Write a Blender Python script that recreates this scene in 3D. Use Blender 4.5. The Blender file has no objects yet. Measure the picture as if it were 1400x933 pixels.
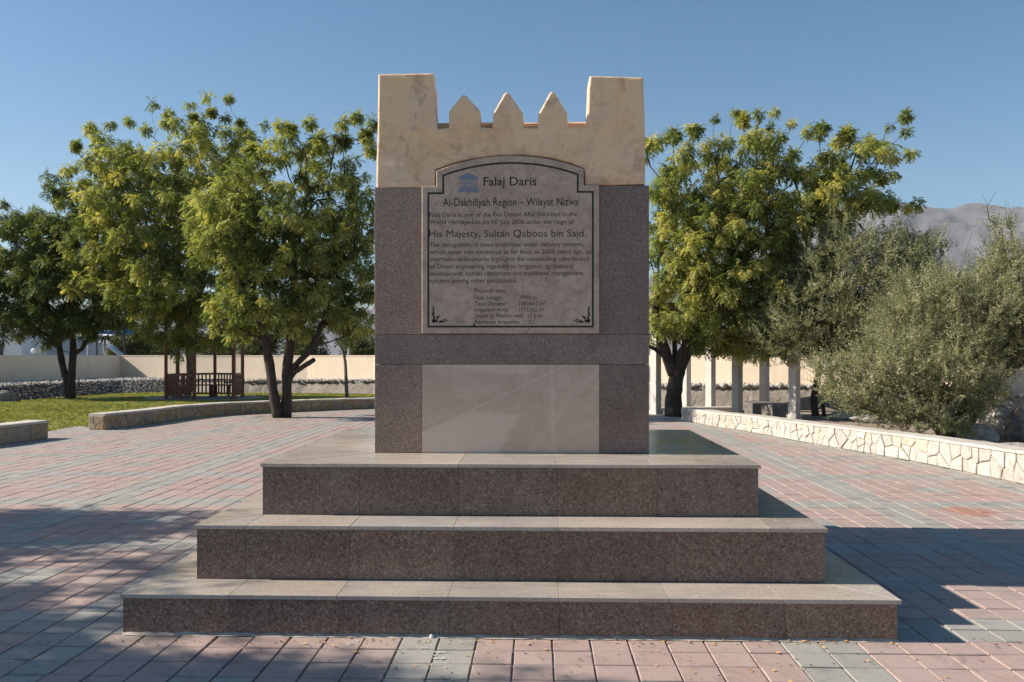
import bpy, bmesh, math, random
import numpy as np
from mathutils import Vector, Matrix, noise
from mathutils.geometry import tessellate_polygon
R = random.Random(7)
NR = np.random.RandomState(11)
S = bpy.context.scene
COL = S.collection
PI = math.pi

# ------------------------------------------------------------------ camera, sky, sun, exposure
FPX = 1200.0; EYE = 1.5; HY = 486.5; YAW = math.atan(35 / 1200)
cam = bpy.data.cameras.new('camera'); co = bpy.data.objects.new('camera', cam); COL.objects.link(co)
co.location = (0, 0, EYE); co.rotation_euler = (PI / 2, 0, YAW)
cam.sensor_width = 36; cam.lens = 36 * FPX / 1400; cam.shift_y = (HY - 466.5) / 1400
cam.clip_start = .1; cam.clip_end = 20000
S.camera = co

SUN_EL = math.radians(33.2)
TRAVEL = Vector((math.cos(SUN_EL), -.018, -math.sin(SUN_EL))).normalized()
sun_az = math.atan2(-TRAVEL.x, -TRAVEL.y)
w = bpy.data.worlds.new('World'); S.world = w; w.use_nodes = True
nt = w.node_tree; nt.nodes.clear()
sky = nt.nodes.new('ShaderNodeTexSky'); sky.sky_type = 'NISHITA'; sky.sun_disc = False
sky.sun_elevation = SUN_EL; sky.sun_rotation = sun_az
sky.altitude = 500; sky.air_density = 1.0; sky.dust_density = .9; sky.ozone_density = 2.2
bg = nt.nodes.new('ShaderNodeBackground'); bg.inputs[1].default_value = .068
wo = nt.nodes.new('ShaderNodeOutputWorld')
hs_ = nt.nodes.new('ShaderNodeHueSaturation'); hs_.inputs['Saturation'].default_value = 1.34; hs_.inputs['Hue'].default_value = .492
nt.links.new(sky.outputs[0], hs_.inputs['Color']); nt.links.new(hs_.outputs[0], bg.inputs[0]); nt.links.new(bg.outputs[0], wo.inputs[0])
sl = bpy.data.lights.new('sun', 'SUN'); sl.energy = 5.0; sl.angle = math.radians(.53); sl.color = (1, .905, .785)
so = bpy.data.objects.new('sun', sl); COL.objects.link(so)
so.rotation_euler = TRAVEL.to_track_quat('-Z', 'Y').to_euler(); so.location = (-20, 5, 20)
S.view_settings.view_transform = 'Standard'; S.view_settings.look = 'None'
S.view_settings.exposure = .85; S.view_settings.gamma = 1; S.view_settings.use_curve_mapping = False
S.cycles.max_bounces = 6; S.cycles.transparent_max_bounces = 8

# ------------------------------------------------------------------ geometry of the place: rays of the survey
_c, _s = math.cos(YAW), math.sin(YAW)
def ray(px, py):
    a = (px - 700) / FPX; b = (HY - py) / FPX
    return (_c * a - _s, _s * a + _c, b)
def atz(px, py, z=0):
    r = ray(px, py); t = (z - EYE) / r[2]; return Vector((r[0] * t, r[1] * t, z))
def aty(px, py, Y):
    r = ray(px, py); t = Y / r[1]; return Vector((r[0] * t, Y, EYE + r[2] * t))
def atd(px, py, D):
    r = ray(px, py); return Vector((r[0] * D, r[1] * D, EYE + r[2] * D))
def gd(px, D, z=0):
    v = atd(px, HY, D); v.z = z; return v
def proj(v):
    xc = v[0] * _c + v[1] * _s; d = v[1] * _c - v[0] * _s
    return 700 + FPX * xc / d, HY - FPX * (v[2] - EYE) / d, d

# ------------------------------------------------------------------ materials
def mat(name):
    m = bpy.data.materials.new(name); m.use_nodes = True
    n = m.node_tree; n.nodes.clear()
    o = n.nodes.new('ShaderNodeOutputMaterial'); p = n.nodes.new('ShaderNodeBsdfPrincipled')
    n.links.new(p.outputs[0], o.inputs[0]); m['_'] = 1
    return m, n, p, o
def N(n, t, **kw):
    x = n.nodes.new(t)
    for k, v in kw.items():
        if k in ('operation', 'blend_type', 'data_type', 'feature', 'attribute_name', 'distance', 'interpolation_type', 'wave_type'): setattr(x, k, v)
        else: x.inputs[k].default_value = v
    return x
def rgb(c): return (c[0], c[1], c[2], 1)
def ramp(n, src, stops, interp='LINEAR'):
    r = n.nodes.new('ShaderNodeValToRGB'); r.color_ramp.interpolation = interp
    e = r.color_ramp.elements
    while len(e) < len(stops): e.new(.5)
    for i, (p, c) in enumerate(stops):
        e[i].position = p; e[i].color = rgb(c) if len(c) == 3 else c
    n.links.new(src, r.inputs[0]); return r.outputs[0]
def gray(v): return (v, v, v)
def mix(n, a, b, fac, bt='MIX'):
    x = n.nodes.new('ShaderNodeMix'); x.data_type = 'RGBA'; x.blend_type = bt
    for i, v in ((6, a), (7, b), (0, fac)):
        if isinstance(v, (int, float)): x.inputs[i].default_value = v
        elif isinstance(v, tuple): x.inputs[i].default_value = rgb(v)
        else: n.links.new(v, x.inputs[i])
    return x.outputs[2]
def noise_tex(n, scale, detail=4, rough=.55, vec=None, dist=0):
    t = N(n, 'ShaderNodeTexNoise', Scale=scale, Detail=detail, Roughness=rough, Distortion=dist)
    if vec is not None: n.links.new(vec, t.inputs['Vector'])
    return t
def pos(n): return n.nodes.new('ShaderNodeNewGeometry').outputs['Position']
def scaled(n, v, sc):
    m = n.nodes.new('ShaderNodeMapping'); m.inputs['Scale'].default_value = sc; n.links.new(v, m.inputs['Vector']); return m.outputs[0]
def bump(n, p, h, strength, dist):
    b = N(n, 'ShaderNodeBump', Strength=strength, Distance=dist); n.links.new(h, b.inputs['Height']); n.links.new(b.outputs[0], p.inputs['Normal']); return b
def mathn(n, op, a, b=None):
    x = n.nodes.new('ShaderNodeMath'); x.operation = op
    for i, v in ((0, a), (1, b)):
        if v is None: continue
        if isinstance(v, (int, float)): x.inputs[i].default_value = v
        else: n.links.new(v, x.inputs[i])
    return x.outputs[0]
M = {}
def objrand(n): return n.nodes.new('ShaderNodeObjectInfo').outputs['Random']

def granite(name, base, fleck, dark, rough, dust=None, scale=1.0):
    m, n, p, o = mat(name); P = pos(n)
    g1 = noise_tex(n, 250 * scale, 4, .75, P)
    c = ramp(n, g1.outputs[0], [(.30, dark), (.5, base), (.72, fleck)])
    v = N(n, 'ShaderNodeTexVoronoi', Scale=170 * scale); n.links.new(P, v.inputs['Vector'])
    sp = n.nodes.new('ShaderNodeSeparateColor'); n.links.new(v.outputs['Color'], sp.inputs[0])
    f = ramp(n, sp.outputs[0], [(.72, gray(0)), (.86, gray(1))])
    c = mix(n, c, fleck, mathn(n, 'MULTIPLY', f, .5))
    f2 = ramp(n, sp.outputs[1], [(.8, gray(0)), (.85, gray(1))])
    c = mix(n, c, dark, mathn(n, 'MULTIPLY', f2, .6))
    v2 = N(n, 'ShaderNodeTexVoronoi', Scale=85 * scale); n.links.new(P, v2.inputs['Vector'])
    s2 = n.nodes.new('ShaderNodeSeparateColor'); n.links.new(v2.outputs['Color'], s2.inputs[0])
    c = mix(n, c, fleck, mathn(n, 'MULTIPLY', ramp(n, s2.outputs[0], [(.86, gray(0)), (.93, gray(1))]), .5))
    c = mix(n, c, dark, mathn(n, 'MULTIPLY', ramp(n, s2.outputs[1], [(.82, gray(0)), (.9, gray(1))]), .5))
    big = noise_tex(n, 2.3, 4, .6, P)
    c = mix(n, c, gray(.45), ramp(n, big.outputs[0], [(.35, gray(0)), (.75, gray(.5))]), 'MULTIPLY')
    st = noise_tex(n, 7, 6, .65, scaled(n, P, (1.2, 1.2, .35)))
    c = mix(n, c, (.30, .25, .205), ramp(n, st.outputs[0], [(.5, gray(0)), (.8, gray(.35))]))
    tone = ramp(n, objrand(n), [(0, (.70, .68, .70)), (.35, (1, .93, .88)), (.7, (.86, .86, .90)), (1, (1.25, 1.15, 1.05))])
    c = mix(n, c, tone, 1.0, 'MULTIPLY')
    if dust:
        dn = noise_tex(n, 9, 6, .65, scaled(n, P, (.4, 1.6, 1)))
        dd = noise_tex(n, 1.7, 4, .6, P)
        k = mathn(n, 'ADD', mathn(n, 'MULTIPLY', ramp(n, dn.outputs[0], [(.3, gray(0)), (.7, gray(1))]), .35), mathn(n, 'MULTIPLY', ramp(n, dd.outputs[0], [(.35, gray(.2)), (.7, gray(1))]), .45))
        c = mix(n, c, dust, mathn(n, 'MULTIPLY', k, .72))
        r = mathn(n, 'ADD', mathn(n, 'MULTIPLY', k, .25), rough); n.links.new(r, p.inputs['Roughness'])
    else:
        p.inputs['Roughness'].default_value = rough
    n.links.new(c, p.inputs['Base Color'])
    bump(n, p, g1.outputs[0], .08, .002)
    M[name] = m
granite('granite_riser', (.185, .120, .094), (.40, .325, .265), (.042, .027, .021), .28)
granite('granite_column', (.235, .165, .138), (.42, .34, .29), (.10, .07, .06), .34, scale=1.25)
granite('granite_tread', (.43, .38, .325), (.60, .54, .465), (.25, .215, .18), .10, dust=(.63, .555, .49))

def plain(name, col, rough=.7, var=.25, sc=6, bmp=.2, bd=.01, metal=0, stretch=(1, 1, 1)):
    m, n, p, o = mat(name); P = scaled(n, pos(n), stretch)
    a = noise_tex(n, sc, 6, .6, P)
    lo = tuple(x * (1 - var) for x in col); hi = tuple(min(1, x * (1 + var)) for x in col)
    c = ramp(n, a.outputs[0], [(.3, lo), (.7, hi)])
    n.links.new(c, p.inputs['Base Color']); p.inputs['Roughness'].default_value = rough; p.inputs['Metallic'].default_value = metal
    b = noise_tex(n, sc * 6, 5, .6, P)
    bump(n, p, b.outputs[0], bmp, bd)
    M[name] = m; return m
plain('mortar', (.40, .36, .31), .9, .25, 8, .4, .01)
plain('pale_mortar', (.42, .37, .31), .9, .2, 8, .4, .01)
plain('joint_sand', (.26, .21, .17), .95, .45, 14, .5, .01)
plain('coping', (.50, .45, .385), .85, .18, 7, .4, .008)
plain('dark_core', (.09, .075, .065), .8, .2)
plain('engraving', (.012, .011, .012), .6, .3, 60, 0)
plain('faded_engraving', (.035, .03, .028), .7, .6, 45, 0)
plain('blue_paint', (.10, .19, .33), .6, .35, 60, 0)
plain('timber', (.22, .075, .042), .6, .4, 12, .4, .01, stretch=(3, 3, .5))
plain('white_column', (.54, .51, .47), .75, .10, 3, .25, .006)
plain('white_paint', (.72, .73, .74), .6, .06)
plain('grey_metal', (.36, .37, .39), .5, .1)
plain('blue_sign', (.012, .10, .36), .4, .1)
plain('dark_metal', (.05, .05, .055), .5, .2)
plain('shed_wall', (.50, .50, .50), .7, .05, 1)
plain('rock', (.26, .235, .21), .9, .45, 5, .8, .03)
plain('pale_rock', (.42, .39, .35), .9, .35, 5, .8, .03)
plain('bank_stone', (.15, .135, .122), .9, .4, 9, .6, .02)
plain('bark', (.06, .044, .035), .95, .5, 14, 1.0, .03, stretch=(1, 1, .25))
plain('pale_bark', (.25, .20, .155), .95, .35, 14, .8, .02, stretch=(1, 1, .25))
plain('dry_leaf', (.42, .24, .08), .8, .5, 30)
plain('path_paving', (.27, .245, .225), .9, .25, 5, .3)

def boundary_wall_mat():
    m, n, p, o = mat('boundary_wall'); P = pos(n)
    a = noise_tex(n, .9, 6, .6, P); b = noise_tex(n, 7, 5, .6, P)
    c = ramp(n, a.outputs[0], [(.3, (.74, .61, .46)), (.7, (.82, .69, .54))])
    st = noise_tex(n, 3, 5, .6, scaled(n, P, (1, 1, .15)))
    c = mix(n, c, (.58, .46, .35), ramp(n, st.outputs[0], [(.55, gray(0)), (.8, gray(.4))]))
    n.links.new(c, p.inputs['Base Color']); p.inputs['Roughness'].default_value = .9
    bump(n, p, b.outputs[0], .3, .03); M['boundary_wall'] = m
boundary_wall_mat()

def plaster_mat():
    m, n, p, o = mat('plaster'); P = pos(n)
    a = noise_tex(n, 3.2, 8, .6, P, .6)
    c = ramp(n, a.outputs[0], [(.30, (.74, .48, .265)), (.45, (.80, .56, .335)), (.58, (.76, .55, .375)), (.70, (.80, .61, .44))])
    st = noise_tex(n, 4, 7, .65, scaled(n, P, (1.6, 1.6, .5)), .8)
    c = mix(n, c, (.56, .40, .28), ramp(n, st.outputs[0], [(.52, gray(0)), (.78, gray(.5))]))
    sp = noise_tex(n, 6.5, 9, .62, P, .9)
    c = mix(n, c, (.32, .19, .13), ramp(n, sp.outputs[0], [(.58, gray(0)), (.74, gray(.55))]))
    wh = noise_tex(n, 8, 8, .7, scaled(n, P, (1.0, 1.0, 1.7)), 2)
    c = mix(n, c, (.70, .66, .60), ramp(n, wh.outputs[0], [(.70, gray(0)), (.76, gray(.5))]))
    zz = n.nodes.new('ShaderNodeSeparateXYZ'); n.links.new(P, zz.inputs[0])
    low = ramp(n, mathn(n, 'SUBTRACT', 3.35, zz.outputs[2]), [(.1, gray(0)), (.7, gray(1))])
    lo2 = noise_tex(n, 5, 8, .68, P, 1.0)
    c = mix(n, c, (.40, .235, .15), mathn(n, 'MULTIPLY', low, ramp(n, lo2.outputs[0], [(.47, gray(0)), (.66, gray(.75))])))
    n.links.new(c, p.inputs['Base Color']); p.inputs['Roughness'].default_value = .62
    h = mathn(n, 'ADD', noise_tex(n, 22, 8, .6, P, .5).outputs[0], mathn(n, 'MULTIPLY', a.outputs[0], 1.5))
    h = mathn(n, 'ADD', h, mathn(n, 'MULTIPLY', ramp(n, sp.outputs[0], [(.59, gray(1)), (.66, gray(0))]), .6))
    fl = noise_tex(n, 30, 6, .7, P, 1.2)
    h = mathn(n, 'ADD', h, mathn(n, 'MULTIPLY', ramp(n, fl.outputs[0], [(.66, gray(0)), (.74, gray(1))]), .4))
    bump(n, p, h, .55, .016); M['plaster'] = m
plaster_mat()

def marble(name, lo, mid, hi, crack, patch):
    m, n, p, o = mat(name); P = pos(n)
    a = noise_tex(n, 5.5, 12, .74, P, 1.1)
    c = ramp(n, a.outputs[0], [(.3, lo), (.5, mid), (.68, hi)])
    if patch:
        def side(p1, p2, wob, sc):   # signed distance in metres below the line p1-p2 on the slab, roughened
            A, B = aty(*p1, 5.897), aty(*p2, 5.897); d = (B - A).normalized(); nn = Vector((d.z, 0, -d.x))
            sb = n.nodes.new('ShaderNodeVectorMath'); sb.operation = 'SUBTRACT'; n.links.new(P, sb.inputs[0]); sb.inputs[1].default_value = A
            dt = n.nodes.new('ShaderNodeVectorMath'); dt.operation = 'DOT_PRODUCT'; n.links.new(sb.outputs[0], dt.inputs[0]); dt.inputs[1].default_value = nn
            return mathn(n, 'ADD', dt.outputs['Value'], mathn(n, 'MULTIPLY', mathn(n, 'SUBTRACT', noise_tex(n, sc, 6, .62, P).outputs[0], .5), wob))
        def step(v, w_=.014): return ramp(n, mathn(n, 'ADD', mathn(n, 'MULTIPLY', v, 1 / w_ / 2), .5), [(0, gray(0)), (1, gray(1))])
        l1 = side((577, 592), (660, 557), .045, 7)
        below = step(l1); left = mathn(n, 'SUBTRACT', 1, step(side((678, 622), (704, 575), .16, 5))); low = step(side((577, 555), (760, 575), .12, 6))
        k = mathn(n, 'MULTIPLY', mathn(n, 'MULTIPLY', below, left), mathn(n, 'MULTIPLY', low, .6))
        c = mix(n, c, patch, k)
        pt = mathn(n, 'MULTIPLY', mathn(n, 'SUBTRACT', 1, step(side((640, 505), (720, 512), .17, 8))), step(side((735, 500), (700, 530), .12, 6)))
        c = mix(n, c, patch, mathn(n, 'MULTIPLY', pt, .45))
        lv = side((640, 563), (722, 524), .02, 9); c = mix(n, c, (.76, .67, .57), mathn(n, 'MULTIPLY', ramp(n, mathn(n, 'ADD', mathn(n, 'MULTIPLY', lv, 30), .5), [(.2, gray(0)), (.5, gray(.28)), (.8, gray(0))]), 1))
        vb = side((757, 620), (754, 498), .05, 6); c = mix(n, c, patch, ramp(n, mathn(n, 'ADD', mathn(n, 'MULTIPLY', vb, 14), .5), [(.15, gray(0)), (.5, gray(.4)), (.85, gray(0))]))
        v3 = side((770, 560), (818, 505), .12, 5); c = mix(n, c, patch, ramp(n, mathn(n, 'ADD', mathn(n, 'MULTIPLY', v3, 8), .5), [(.2, gray(0)), (.5, gray(.3)), (.8, gray(0))]))
    else:
        b = noise_tex(n, 9, 9, .75, P, 1.5)
        c = mix(n, c, crack, ramp(n, b.outputs[0], [(.53, gray(0)), (.68, gray(.8))]))
        b2 = noise_tex(n, 5, 9, .7, P, 2.2)
        c = mix(n, c, (.44, .375, .30), ramp(n, b2.outputs[0], [(.56, gray(0)), (.7, gray(.7))]))
        vv = noise_tex(n, 6, 6, .6, P, 1.2)
        c = mix(n, c, (.10, .075, .066), ramp(n, vv.outputs[0], [(.49, gray(0)), (.5, gray(.5)), (.51, gray(0))]))
    n.links.new(c, p.inputs['Base Color']); p.inputs['Roughness'].default_value = .58
    M[name] = m
marble('plaque_marble', (.36, .25, .195), (.45, .335, .262), (.55, .43, .34), (.24, .165, .132), None)
marble('panel_marble', (.42, .315, .245), (.49, .375, .295), (.56, .44, .355), None, (.64, .53, .435))

STAIN = atz(1325, 699)
def paver(name, a, b, c3):
    m, n, p, o = mat(name); P = pos(n)
    at = N(n, 'ShaderNodeAttribute', attribute_name='tone')
    t = mathn(n, 'FRACT', mathn(n, 'ADD', mathn(n, 'MULTIPLY', objrand(n), 1.0), at.outputs['Fac']))
    c = ramp(n, t, [(0, a), (.5, b), (1, c3)])
    g = noise_tex(n, 140, 4, .75, P)
    c = mix(n, c, ramp(n, g.outputs[0], [(.3, gray(.62)), (.7, gray(1.3))]), 1, 'MULTIPLY')
    d = noise_tex(n, .9, 6, .65, P, .4)
    c = mix(n, c, (.36, .325, .285), ramp(n, d.outputs[0], [(.3, gray(.12)), (.7, gray(.6))]))
    d2 = noise_tex(n, 5.5, 7, .7, P, .8)
    c = mix(n, c, gray(.60), ramp(n, d2.outputs[0], [(.5, gray(0)), (.72, gray(.8))]), 'MULTIPLY')
    # white droppings and the rust coloured stain
    s1 = noise_tex(n, 4.3, 5, .6, P, 1.2)
    c = mix(n, c, (.6, .58, .55), ramp(n, s1.outputs[0], [(.735, gray(0)), (.75, gray(.8))]))
    sub = n.nodes.new('ShaderNodeVectorMath'); sub.operation = 'SUBTRACT'; n.links.new(P, sub.inputs[0]); sub.inputs[1].default_value = STAIN
    ln = n.nodes.new('ShaderNodeVectorMath'); ln.operation = 'LENGTH'; n.links.new(scaled(n, sub.outputs[0], (3.4, 3.0, 1)), ln.inputs[0])
    k = mathn(n, 'ADD', ln.outputs['Value'], mathn(n, 'MULTIPLY', mathn(n, 'SUBTRACT', noise_tex(n, 9, 4, .6, P).outputs[0], .5), 1.1))
    c = mix(n, c, (.33, .15, .09), ramp(n, k, [(.55, gray(.75)), (.95, gray(0))]))
    n.links.new(c, p.inputs['Base Color']); p.inputs['Roughness'].default_value = .8
    bump(n, p, g.outputs[0], .35, .003); M[name] = m
paver('pink_paver', (.36, .235, .205), (.385, .25, .22), (.40, .275, .24))
paver('grey_paver', (.25, .25, .23), (.28, .28, .255), (.32, .315, .285))

def flag(name, cols):
    m, n, p, o = mat(name); P = pos(n)
    c = ramp(n, objrand(n), [(i / (len(cols) - 1), x) for i, x in enumerate(cols)], 'CONSTANT' if len(cols) > 9 else 'LINEAR')
    a = noise_tex(n, 13, 7, .65, P, .8)
    c = mix(n, c, ramp(n, a.outputs[0], [(.3, gray(.6)), (.7, gray(1.2))]), 1, 'MULTIPLY')
    n.links.new(c, p.inputs['Base Color']); p.inputs['Roughness'].default_value = .85
    bump(n, p, a.outputs[0], .4, .015); M[name] = m
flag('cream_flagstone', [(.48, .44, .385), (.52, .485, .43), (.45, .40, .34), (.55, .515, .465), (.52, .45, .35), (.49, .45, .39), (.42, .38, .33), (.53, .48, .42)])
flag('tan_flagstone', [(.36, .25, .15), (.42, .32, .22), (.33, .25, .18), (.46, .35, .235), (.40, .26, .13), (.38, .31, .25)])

def ground_mat(name, cols, sc, bmp=.5):
    m, n, p, o = mat(name); P = pos(n)
    a = noise_tex(n, sc, 8, .65, P, .4); b = noise_tex(n, sc * 25, 5, .7, P)
    c = ramp(n, a.outputs[0], [(.28 + .44 * i / (len(cols) - 1), x) for i, x in enumerate(cols)])
    c = mix(n, c, ramp(n, b.outputs[0], [(.3, gray(.6)), (.7, gray(1.3))]), 1, 'MULTIPLY')
    n.links.new(c, p.inputs['Base Color']); p.inputs['Roughness'].default_value = .95
    bump(n, p, b.outputs[0], bmp, .03); M[name] = m
ground_mat('dirt', [(.20, .15, .11), (.29, .235, .18), (.34, .28, .22)], .6)
ground_mat('desert', [(.26, .20, .15), (.33, .27, .21)], .02)
ground_mat('lawn_soil', [(.20, .21, .06), (.28, .27, .10), (.38, .31, .18)], .5)
ground_mat('bank_face', [(.19, .16, .135), (.27, .235, .20), (.34, .30, .255)], .8)
ground_mat('gravel', [(.30, .28, .255), (.42, .395, .365)], 2.5, 1)
ground_mat('mountain', [(.105, .10, .11), (.13, .125, .135), (.155, .148, .155)], .012, 1)

def leaf_mat(name, stops, trans=.45):
    m = bpy.data.materials.new(name); m.use_nodes = True; n = m.node_tree; n.nodes.clear()
    o = n.nodes.new('ShaderNodeOutputMaterial')
    at = N(n, 'ShaderNodeAttribute', attribute_name='tone')
    c = ramp(n, at.outputs['Fac'], stops)
    d = n.nodes.new('ShaderNodeBsdfPrincipled'); d.inputs['Roughness'].default_value = .55
    d.inputs['Specular IOR Level'].default_value = .3
    t = n.nodes.new('ShaderNodeBsdfTranslucent')
    n.links.new(c, d.inputs['Base Color'])
    hs = mix(n, c, (1.3, 1.2, .5), 1, 'MULTIPLY'); n.links.new(hs, t.inputs[0])
    x = n.nodes.new('ShaderNodeMixShader'); x.inputs[0].default_value = trans
    n.links.new(d.outputs[0], x.inputs[1]); n.links.new(t.outputs[0], x.inputs[2]); n.links.new(x.outputs[0], o.inputs[0])
    M[name] = m
leaf_mat('neem_leaf', [(0, (.10, .145, .045)), (.35, (.20, .25, .08)), (.7, (.36, .40, .14)), (1, (.58, .53, .20))])
leaf_mat('dark_neem_leaf', [(0, (.07, .11, .04)), (.6, (.15, .195, .07)), (1, (.30, .33, .13))])
leaf_mat('olive_leaf', [(0, (.13, .15, .08)), (.5, (.25, .27, .155)), (.85, (.36, .365, .235)), (1, (.42, .375, .26))], .35)
leaf_mat('bush_leaf', [(0, (.05, .07, .02)), (1, (.13, .14, .05))], .3)
leaf_mat('grass_blade', [(0, (.22, .24, .07)), (.6, (.30, .315, .10)), (1, (.38, .36, .15))], .3)

# ------------------------------------------------------------------ mesh helpers
def link(name, me, m, parent=None, loc=None):
    o = bpy.data.objects.new(name, me); COL.objects.link(o)
    if m is not None and len(me.materials) == 0: me.materials.append(M[m])
    if parent is not None: o.parent = parent
    return o
class MB:
    def __init__(s): s.v = []; s.f = []
    def add(s, vs, fs):
        b = len(s.v); s.v += [tuple(x) for x in vs]; s.f += [tuple(b + i for i in f) for f in fs]
    def box(s, lo, hi, fr=None):
        vs = [(x, y, z) for z in (lo[2], hi[2]) for y in (lo[1], hi[1]) for x in (lo[0], hi[0])]
        if fr: vs = [fr @ Vector(v) for v in vs]
        s.add(vs, [(0, 2, 3, 1), (4, 5, 7, 6), (0, 1, 5, 4), (2, 6, 7, 3), (0, 4, 6, 2), (1, 3, 7, 5)])
    def prism(s, poly, z0, z1, b=0, fr=None, jit=0):
        """poly counter clockwise in local xy, extruded along local z, top edge chamfered by b"""
        n = len(poly); vs = [(x, y, z0) for x, y in poly] + [(x, y, z1 - b) for x, y in poly]
        fs = [(i, (i + 1) % n, n + (i + 1) % n, n + i) for i in range(n)] + [tuple(range(n - 1, -1, -1))]
        if b > 0:
            ins = inset(poly, b)
            vs += [(x, y, z1 + (R.uniform(-jit, jit) if jit else 0)) for x, y in ins]
            fs += [(n + i, n + (i + 1) % n, 2 * n + (i + 1) % n, 2 * n + i) for i in range(n)] + [tuple(range(2 * n, 3 * n))]
        else: fs += [tuple(range(n, 2 * n))]
        if fr: vs = [fr(v) if callable(fr) else fr @ Vector(v) for v in vs]
        s.add(vs, fs)
    def tube(s, pts, rads, k=6, cap=True):
        pts = [Vector(p) for p in pts]; rings = []; base = len(s.v); up = None
        for i, p in enumerate(pts):
            d = (pts[min(i + 1, len(pts) - 1)] - pts[max(i - 1, 0)])
            d = d.normalized() if d.length > 1e-6 else Vector((0, 0, 1))
            if up is None: up = d.orthogonal().normalized()
            else:
                up = up - d * up.dot(d); up = up.normalized() if up.length > 1e-5 else d.orthogonal().normalized()
            sd = d.cross(up)
            for j in range(k):
                a = 2 * PI * j / k; s.v.append(tuple(p + (up * math.cos(a) + sd * math.sin(a)) * rads[i]))
        for i in range(len(pts) - 1):
            for j in range(k):
                a = base + i * k + j; b2 = base + i * k + (j + 1) % k
                s.f.append((a, b2, b2 + k, a + k))
        if cap:
            s.f.append(tuple(base + (len(pts) - 1) * k + j for j in range(k)))
            s.f.append(tuple(base + k - 1 - j for j in range(k)))
    def build(s, name, m, parent=None, smooth=False):
        me = bpy.data.meshes.new(name); me.from_pydata(s.v, [], s.f); me.update()
        if smooth: me.polygons.foreach_set('use_smooth', [True] * len(me.polygons))
        return link(name, me, m, parent)
def inset(poly, b):
    n = len(poly); out = []
    for i in range(n):
        p0 = Vector(poly[i - 1]).to_2d(); p1 = Vector(poly[i]).to_2d(); p2 = Vector(poly[(i + 1) % n]).to_2d()
        d1 = (p1 - p0); d2 = (p2 - p1)
        if d1.length < 1e-7 or d2.length < 1e-7: out.append(tuple(p1)); continue
        d1.normalize(); d2.normalize()
        n1 = Vector((-d1.y, d1.x)); n2 = Vector((-d2.y, d2.x)); h = n1 + n2
        den = max(.35, 1 + n1.dot(n2)); out.append(tuple(p1 + h * (b / den)))
    return out
def rect(x0, x1, y0, y1): return [(x0, y0), (x1, y0), (x1, y1), (x0, y1)]
def empty(name, loc=(0, 0, 0)):
    o = bpy.data.objects.new(name, None); COL.objects.link(o); o.location = loc; o.empty_display_size = .2; return o
def tag(o, label=None, cat=None, group=None, kind=None):
    if label: o['label'] = label
    if cat: o['category'] = cat
    if group: o['group'] = group
    if kind: o['kind'] = kind
    return o
def quads(name, V, tone, m, parent=None, nper=4):
    """fast mesh of separate quads (or tris); V (n, nper, 3); tone (n,)"""
    n = len(V); me = bpy.data.meshes.new(name)
    me.vertices.add(n * nper); me.vertices.foreach_set('co', np.ascontiguousarray(V, np.float32).ravel())
    me.loops.add(n * nper); me.loops.foreach_set('vertex_index', np.arange(n * nper, dtype=np.int32))
    me.polygons.add(n); me.polygons.foreach_set('loop_start', np.arange(0, n * nper, nper, dtype=np.int32))
    a = me.attributes.new('tone', 'FLOAT', 'FACE'); a.data.foreach_set('value', np.asarray(tone, np.float32))
    me.update(calc_edges=True); me.validate()
    return link(name, me, m, parent)
def front(Y):   # local (x, z) drawn on a plane facing the camera side; local z -> towards -Y
    return Matrix(((1, 0, 0, 0), (0, 0, -1, Y), (0, 1, 0, 0), (0, 0, 0, 1)))

# ------------------------------------------------------------------ ground sheets (setting)
def sheet(name, poly, z, m):
    me = bpy.data.meshes.new(name); me.from_pydata([(p[0], p[1], z) for p in poly], [], [tuple(range(len(poly)))]); me.update()
    o = link(name, me, m); tag(o, kind='structure'); return o
sheet('ground', [(-6000, -800), (6000, -800), (6000, 9000), (-6000, 9000)], -.06, 'desert')

RW = [(888, 573, 21.2), (932, 573.6, 20.5), (977, 584, 0), (1014, 588.8, 0), (1061, 597.5, 0), (1100, 605, 0), (1187, 620, 0), (1262, 633.5, 0), (1349, 652, 0), (1400, 663, 0)]
RIGHT = [atz(932, 573.8)] + [atz(a, b) for a, b, _ in RW[2:]]
d_ = (RIGHT[-1] - RIGHT[-3]).normalized()
RIGHT += [RIGHT[-1] + d_ * 1.6 + Vector((-.12, 0, 0)), RIGHT[-1] + d_ * 3.4 + Vector((-.5, 0, 0))]
LEFT2 = [atz(142.5, 588), atz(205, 580.3), atz(250, 573.2), atz(300, 568.3), atz(350, 565.6), atz(396.5, 563.4), atz(450, 561), atz(510, 558.8), atz(575, 558), atz(640, 558)]
LEFT1 = [atz(-190, 630), atz(-90, 620), atz(0, 608.5), atz(66, 599.3)]
PLAZA = [(-15, 2.4), (-15, 9.5)] + [(v.x, v.y) for v in LEFT1] + [tuple(gd(72, 16.3)[:2]), tuple(gd(116, 17.6)[:2])] + [(v.x, v.y) for v in LEFT2] + [tuple(gd(700, 26)[:2]), tuple(gd(888, 26)[:2]), tuple(gd(925, 23)[:2])] + [(v.x, v.y) for v in RIGHT] + [(6.4, 5.0), (6.4, 2.4)]
def inside(p, poly):
    x, y = p[0], p[1]; r = False; j = len(poly) - 1
    for i in range(len(poly)):
        xi, yi = poly[i][0], poly[i][1]; xj, yj = poly[j][0], poly[j][1]
        if (yi > y) != (yj > y) and x < (xj - xi) * (y - yi) / (yj - yi) + xi: r = not r
        j = i
    return r
def grow(poly, b): return inset(poly, b)   # polygon here runs clockwise, so a positive inset grows it
sheet('paving_bed', PLAZA, -.011, 'joint_sand')
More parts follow.
